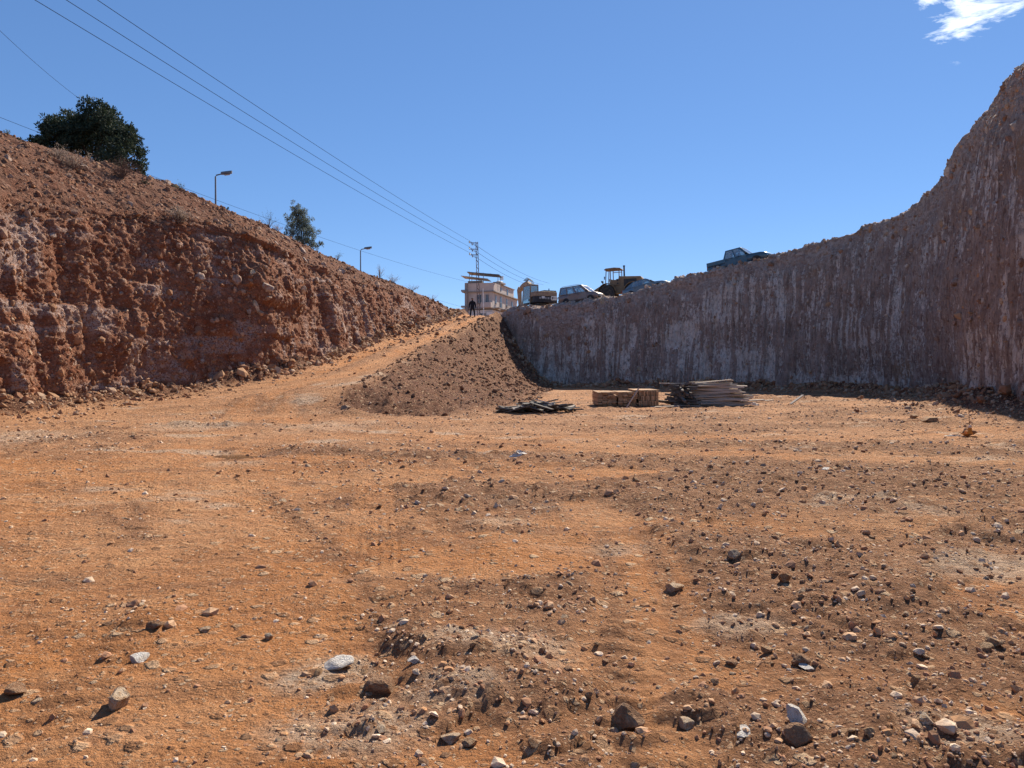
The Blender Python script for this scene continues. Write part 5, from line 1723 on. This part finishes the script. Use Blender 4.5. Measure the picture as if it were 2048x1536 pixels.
# ------------------------------------------------------------------ litter, puddle, marker
M['plastic'] = mat_plain('dusty_white_plastic', (0.66, 0.60, 0.52), .5, .4, 0, (0.45, 0.33, 0.23), 9, .6)
M['orange'] = mat_plain('orange_plastic', (0.62, 0.24, 0.03), .5, .4, 0, (0.5, 0.28, 0.1), 9, .5)
M['rebar'] = mat_plain('rusty_bar', (0.06, 0.035, 0.03), .8, .3)


def crumple(name, mat, loc, sx, sy, h, seed, n=14):
    rr_ = np.random.default_rng(seed)
    u, v = np.meshgrid(np.linspace(-1, 1, n), np.linspace(-1, 1, n))
    rad = np.hypot(u, v)
    z = h * np.clip(1 - rad ** 1.3, 0, 1) * (.6 + .8 * (fbm(u * 2.2 + seed, v * 2.2, 3, seed) * .5 + .5)) + .012 * n2(u * 5, v * 5, seed)
    jx = .12 * rr_.normal(size=u.shape); jy = .12 * rr_.normal(size=u.shape)
    P = np.stack([(u + jx) * sx, (v + jy) * sy, z], 2).reshape(-1, 3)
    Fq = grid_faces(n, n)
    me = np_mesh(name, P, Fq, smooth=False)
    o = mobj(name, me, mat)
    o.location = loc
    sd_ = o.modifiers.new('thick', 'SOLIDIFY'); sd_.thickness = .004
    return o


q = at(1040, 922, EYE * F / (922 - HY))
tag(crumple('plastic_bag', M['plastic'], (q.x, q.y, gz1(q.x, q.y) + .01), .17, .12, .10, 3), 'crumpled cream plastic bag lying on the floor in the middle distance', 'litter')
q = at(1655, 1010, EYE * F / (1010 - HY))
q = at(1940, 874, 18.2)
zb = gz1(q.x, q.y)
o = put_stone(4, 'clod', (q.x, q.y, zb + .10), (.2, .16, .12), (.1, .1, .4))
tag(o, 'brown rock holding down an orange and white rag at right', 'stone')
o = MB().loft([[(a * w_, b * w_ * .7, z) for (a, b) in ((-1, -.6), (-.2, -1), (.8, -.7), (1, .3), (.2, 1), (-.8, .7))] for (z, w_) in ((0, .12), (.06, .105), (.11, .06), (.16, .045))]).build('torn_marker', M['orange'])
tag(o, 'torn orange plastic marker with a white top, propped on a rock', 'marker')
o.location = (q.x - .09, q.y - .12, zb + .07); o.rotation_euler = (.1, .12, .3)
MB().loft([[(a * w_, b * w_ * .7, z) for (a, b) in ((-1, -.6), (-.2, -1), (.8, -.7), (1, .3), (.2, 1), (-.8, .7))] for (z, w_) in ((.162, .046), (.20, .04), (.225, .022))]).build('white_top', M['plastic'], o)
MB().box((-.16, -.02, -.02), (.2, .16, .012), (.1, .25, .2)).build('orange_flap', M['orange'], o)
o = crumple('plastic_strip', M['plastic'], (q.x - .42, q.y - .1, gz1(q.x - .42, q.y - .1) + .012), .22, .05, .03, 9)
tag(o, 'pale flattened plastic strip left of the orange marker', 'litter')
b0 = at(1940, 846, 20.5); zb = gz1(b0.x, b0.y)
o = MB().tube([(0, 0, -.2), (-.01, 0, .3), (-.05, 0, .72)], .006, 6).build('steel_bar', M['rebar'])
o.location = (b0.x, b0.y, zb)
tag(o, 'thin dark steel rod standing upright behind the orange marker', 'rod')

t = NT('muddy_water')
M['mud'] = t.done((0.22, 0.12, 0.055), .12, t.bump(t.noise(t.coord(), 14, 3), .06, .01), .5)
# the puddle: a level sheet lying in a shallow hollow of the floor, its outline cut by the ground
n = 40
ring = [(-5.2 + 1.0 * math.cos(2 * math.pi * k / n), 14.0 + .66 * math.sin(2 * math.pi * k / n)) for k in range(n)]
pud = MB().prism(ring, -.12, -.046, 'z').build('puddle', M['mud'])
tag(pud, kind='structure')

# ------------------------------------------------------------------ trees and shrubs
M['bark'] = mat_plain('dark_bark', (0.06, 0.045, 0.035), .95, .1, 0, (0.1, 0.08, 0.065), 8, .6, .5)
M['pine'] = mat_leaf('pine_needles', (0.016, 0.030, 0.018), (0.060, 0.080, 0.048), .2)
M['olive'] = mat_leaf('grey_green_leaves', (0.09, 0.115, 0.085), (0.24, 0.27, 0.22), .3)
M['dry'] = mat_leaf('dry_straw_leaves', (0.26, 0.19, 0.14), (0.46, 0.38, 0.31), .3)
M['weed'] = mat_leaf('thin_green_weed', (0.10, 0.13, 0.07), (0.2, 0.22, 0.13), .35)
M['twig'] = mat_plain('dry_twig', (0.17, 0.11, 0.085), .9, .1)


def leaves(C, per, spread, ln, wd, r, up=0.0):
    """many small leaf blades around the centres C"""
    n = len(C) * per
    P = np.repeat(C, per, 0)
    d = r.normal(size=(n, 3)); d /= np.linalg.norm(d, axis=1)[:, None]
    P = P + d * (r.random((n, 1)) ** .45) * np.repeat(np.broadcast_to(np.asarray(spread, float).reshape(-1, 1) if np.ndim(spread) else np.full((len(C), 1), spread), (len(C), 1)), per, 0)
    a = d * .8 + r.normal(size=(n, 3)) * .6; a[:, 2] += up
    a /= np.linalg.norm(a, axis=1)[:, None]
    b = np.cross(a, r.normal(size=(n, 3))); b /= np.linalg.norm(b, axis=1)[:, None]
    L = ln * r.uniform(.6, 1.3, (n, 1)); W = wd * r.uniform(.6, 1.3, (n, 1))
    V = np.stack([P, P + a * L * .5 + b * W, P + a * L, P + a * L * .5 - b * W], 1).reshape(-1, 3)
    Fq = np.arange(n * 4).reshape(-1, 4)
    return V, Fq


def limb_path(a, b, r, k=4, wob=.12):
    a, b = Vector(a), Vector(b)
    L = (b - a).length
    return [a.lerp(b, i / k) + Vector(r.normal(0, wob * L * .25 * (0 < i < k), 3)) for i in range(k + 1)]


r = np.random.default_rng(91)
# the pine: lobes seen in the photograph, each with depth of its own
D0 = 42.0
lobes = [(190, 236, 36), (108, 262, 26), (78, 292, 14), (262, 268, 20), (215, 240, 26), (150, 246, 36), (120, 266, 33), (228, 256, 33), (250, 280, 27), (100, 302, 24), (76, 288, 12), (84, 300, 12), (140, 292, 42), (190, 282, 48), (235, 304, 38), (274, 284, 17), (284, 308, 15),
         (282, 336, 17), (256, 338, 22), (222, 330, 18), (128, 318, 22), (205, 262, 30), (165, 262, 30), (285, 352, 10)]
base = at(200, 352, D0); base.z = 10.6
T = empty('pine_tree', base)
tag(T, 'large dark round-crowned pine on the crest of the left bank', 'tree')
Cc, Rr = [], []
tb = MB()
top = at(196, 262, D0) - base
tb.tube([(0, 0, -.8), (.05, 0, .6), (-.05, .05, 1.8), tuple(top * .75)], [.24, .2, .16, .06], 10)
for (px, py, rad) in lobes:
    for rep in range(3 if rad > 22 else 2):
        R_ = rad * .90 / F * D0
        dy = r.uniform(-1, 1) * (2.3 if rad > 25 else 1.2)
        c = at(px + r.normal(0, rad * .15), py + r.normal(0, rad * .12), D0 + dy) - base
        if rep == 0:
            tb.tube(limb_path((0, 0, max(.5, c.z * .45)), c, r), [.09, .07, .05, .035, .015], 6)
        k = int(17 * (rad / 30) ** 2) + 5
        dd = r.normal(size=(k, 3)); dd /= np.linalg.norm(dd, axis=1)[:, None]
        for q in dd:
            Cc.append(np.array(c) + q * R_ * r.uniform(.4, .95)); Rr.append(.165 * r.uniform(.7, 1.3))
Cc = np.array(Cc)
tb.build('trunk', M['bark'], T, 60)
Vq, Fq = leaves(Cc, 34, np.array(Rr), .16, .036, r, .35)
mobj('crown', np_mesh('crown', Vq, Fq, smooth=False), M['pine'], T)

# the pale grey-green tree
base = at(607, 492, 58); base.z = 10.0
T = empty('small_tree', base)
tag(T, 'small grey-green olive-like tree on the left crest between the lamps', 'tree')
lob = [(597, 425, 17), (585, 445, 18), (610, 445, 20), (600, 465, 24), (622, 470, 20), (580, 468, 14), (630, 488, 14), (612, 485, 18), (592, 413, 8), (640, 492, 8), (605, 432, 16)]
Cc = []
tb = MB().tube([(0, 0, -.6), (.03, 0, .7), (-.1, 0, 2.0)], [.10, .08, .03], 8)
for (px, py, rad) in lob:
    R_ = rad / F * 58
    c = at(px, py, 58 + r.uniform(-.8, .8)) - base
    tb.tube(limb_path((0, 0, .5), c, r), [.05, .04, .03, .02, .01], 5)
    k = int(16 * (rad / 15) ** 2)
    dd = r.normal(size=(k, 3)); dd /= np.linalg.norm(dd, axis=1)[:, None]
    Cc += [np.array(c) + q * R_ * r.uniform(.3, 1.0) for q in dd]
tb.build('trunk', M['bark'], T, 60)
Vq, Fq = leaves(np.array(Cc), 60, .15, .12, .024, r, .2)
mobj('crown', np_mesh('crown', Vq, Fq, smooth=False), M['olive'], T)


def slope_z(x, y):
    """height of the left bank's surface nearest to (x, y)"""
    A = VL[:, N_FACE - 10:, :]
    d2 = (A[:, :, 0] - x) ** 2 + (A[:, :, 1] - y) ** 2
    return float(A.reshape(-1, 3)[np.argmin(d2)][2])


def bank_hit(px, py):
    """the visible point of the left bank nearest to a photo pixel"""
    A = VL[:, :N_FACE + N_SLOPE + 6, :].reshape(-1, 3)
    A = A[A[:, 1] > 15]
    u = CX + F * A[:, 0] / A[:, 1]; v = HY - F * (A[:, 2] - EYE) / A[:, 1]
    k = np.argsort((u - px) ** 2 + (v - py) ** 2)[:6]
    return Vector(A[k[np.argmin(A[k, 1])]])


def shrub(name, px, py, w, h, nst, mat, leafn, lab, ln=.05, cat='shrub', bushy=.5, group='dry shrubs on the left bank'):
    b = bank_hit(px, py)
    d = b.y
    W, Hh = w / F * d, h / F * d
    o = empty(name, b - Vector((0, 0, .08)))
    tag(o, lab, cat, group)
    st = MB(); tips = []
    for k in range(nst):
        a = r.uniform(0, 6.28); q = r.random() ** .6
        tip = Vector((math.cos(a) * W * .5 * q, math.sin(a) * W * .35 * q, Hh * r.uniform(.55, 1.0) * (1 - .35 * q)))
        mid = Vector((tip.x * .35, tip.y * .35, tip.z * .55))
        st.tube([(0, 0, 0), mid, tip], [.012, .008, .003], 4)
        for t_ in np.linspace(.3, 1, 5):
            tips.append((mid.lerp(tip, (t_ - .3) / .7) if t_ > .3 else mid) + Vector(r.normal(0, W * .04, 3)))
    st.build('stems', M['twig'], o)
    if leafn:
        Vq, Fq = leaves(np.array(tips), leafn, W * .07 * bushy * 2, ln, ln * .28, r, .5)
        mobj('foliage', np_mesh('foliage', Vq, Fq, smooth=False), M[mat], o)
    return o


shrub('dry_shrub', 150, 338, 96, 44, 46, 'dry', 7, 'straw-coloured dry shrub just in front of the big pine, left of its trunk')
shrub('dry_shrub', 120, 318, 50, 34, 24, 'dry', 6, 'small feathery dry shrub at the left foot of the big pine')
shrub('dry_shrub', 248, 358, 90, 52, 60, 'twig', 6, 'brownish bare shrub under the right side of the pine crown')
shrub('dry_shrub', 365, 447, 66, 42, 54, 'dry', 8, 'pale dry bush alone in the middle of the left slope')
shrub('thin_weed', 362, 382, 30, 20, 12, 'weed', 3, 'thin weed on the crest left of the nearer lamp', cat='weed', group='weeds along the crest')
shrub('thin_weed', 22, 272, 16, 20, 7, 'weed', 3, 'thin weed at the crest near the left edge of the view', cat='weed', group='weeds along the crest')
shrub('cactus_clump', 46, 283, 24, 10, 8, 'pine', 8, 'low dark clump on the crest left of the pine', cat='weed', group='weeds along the crest')
shrub('thin_weed', 296, 368, 20, 10, 8, 'pine', 8, 'low dark weed on the crest right of the pine', cat='weed', group='weeds along the crest')
shrub('thin_weed', 460, 416, 10, 12, 3, 'pine', 10, 'dark two-leaved plant on the crest right of the nearer lamp', cat='weed', group='weeds along the crest')
shrub('thin_weed', 540, 456, 44, 42, 14, 'weed', 3, 'tall thin weeds on the crest left of the grey-green tree', cat='weed', group='weeds along the crest')
shrub('thin_weed', 556, 462, 26, 20, 14, 'dry', 4, 'short pale weeds touching the grey-green tree at its left', cat='weed', group='weeds along the crest')
shrub('thin_weed', 676, 520, 30, 22, 9, 'weed', 4, 'sparse leafy weed right of the grey-green tree', cat='weed', group='weeds along the crest')
shrub('thin_weed', 760, 558, 26, 36, 16, 'dry', 4, 'tallest pale weed right of the farther lamp', cat='weed', group='weeds along the crest')
shrub('thin_weed', 786, 566, 40, 22, 18, 'dry', 4, 'pale weed tuft down-slope of the tallest pale weed', cat='weed', group='weeds along the crest')
shrub('thin_weed', 826, 580, 40, 20, 16, 'dry', 4, 'low pale weed tuft midway down the far crest', cat='weed', group='weeds along the crest')
shrub('thin_weed', 866, 602, 36, 18, 12, 'dry', 4, 'last pale weed tuft on the crest before the ramp top', cat='weed', group='weeds along the crest')
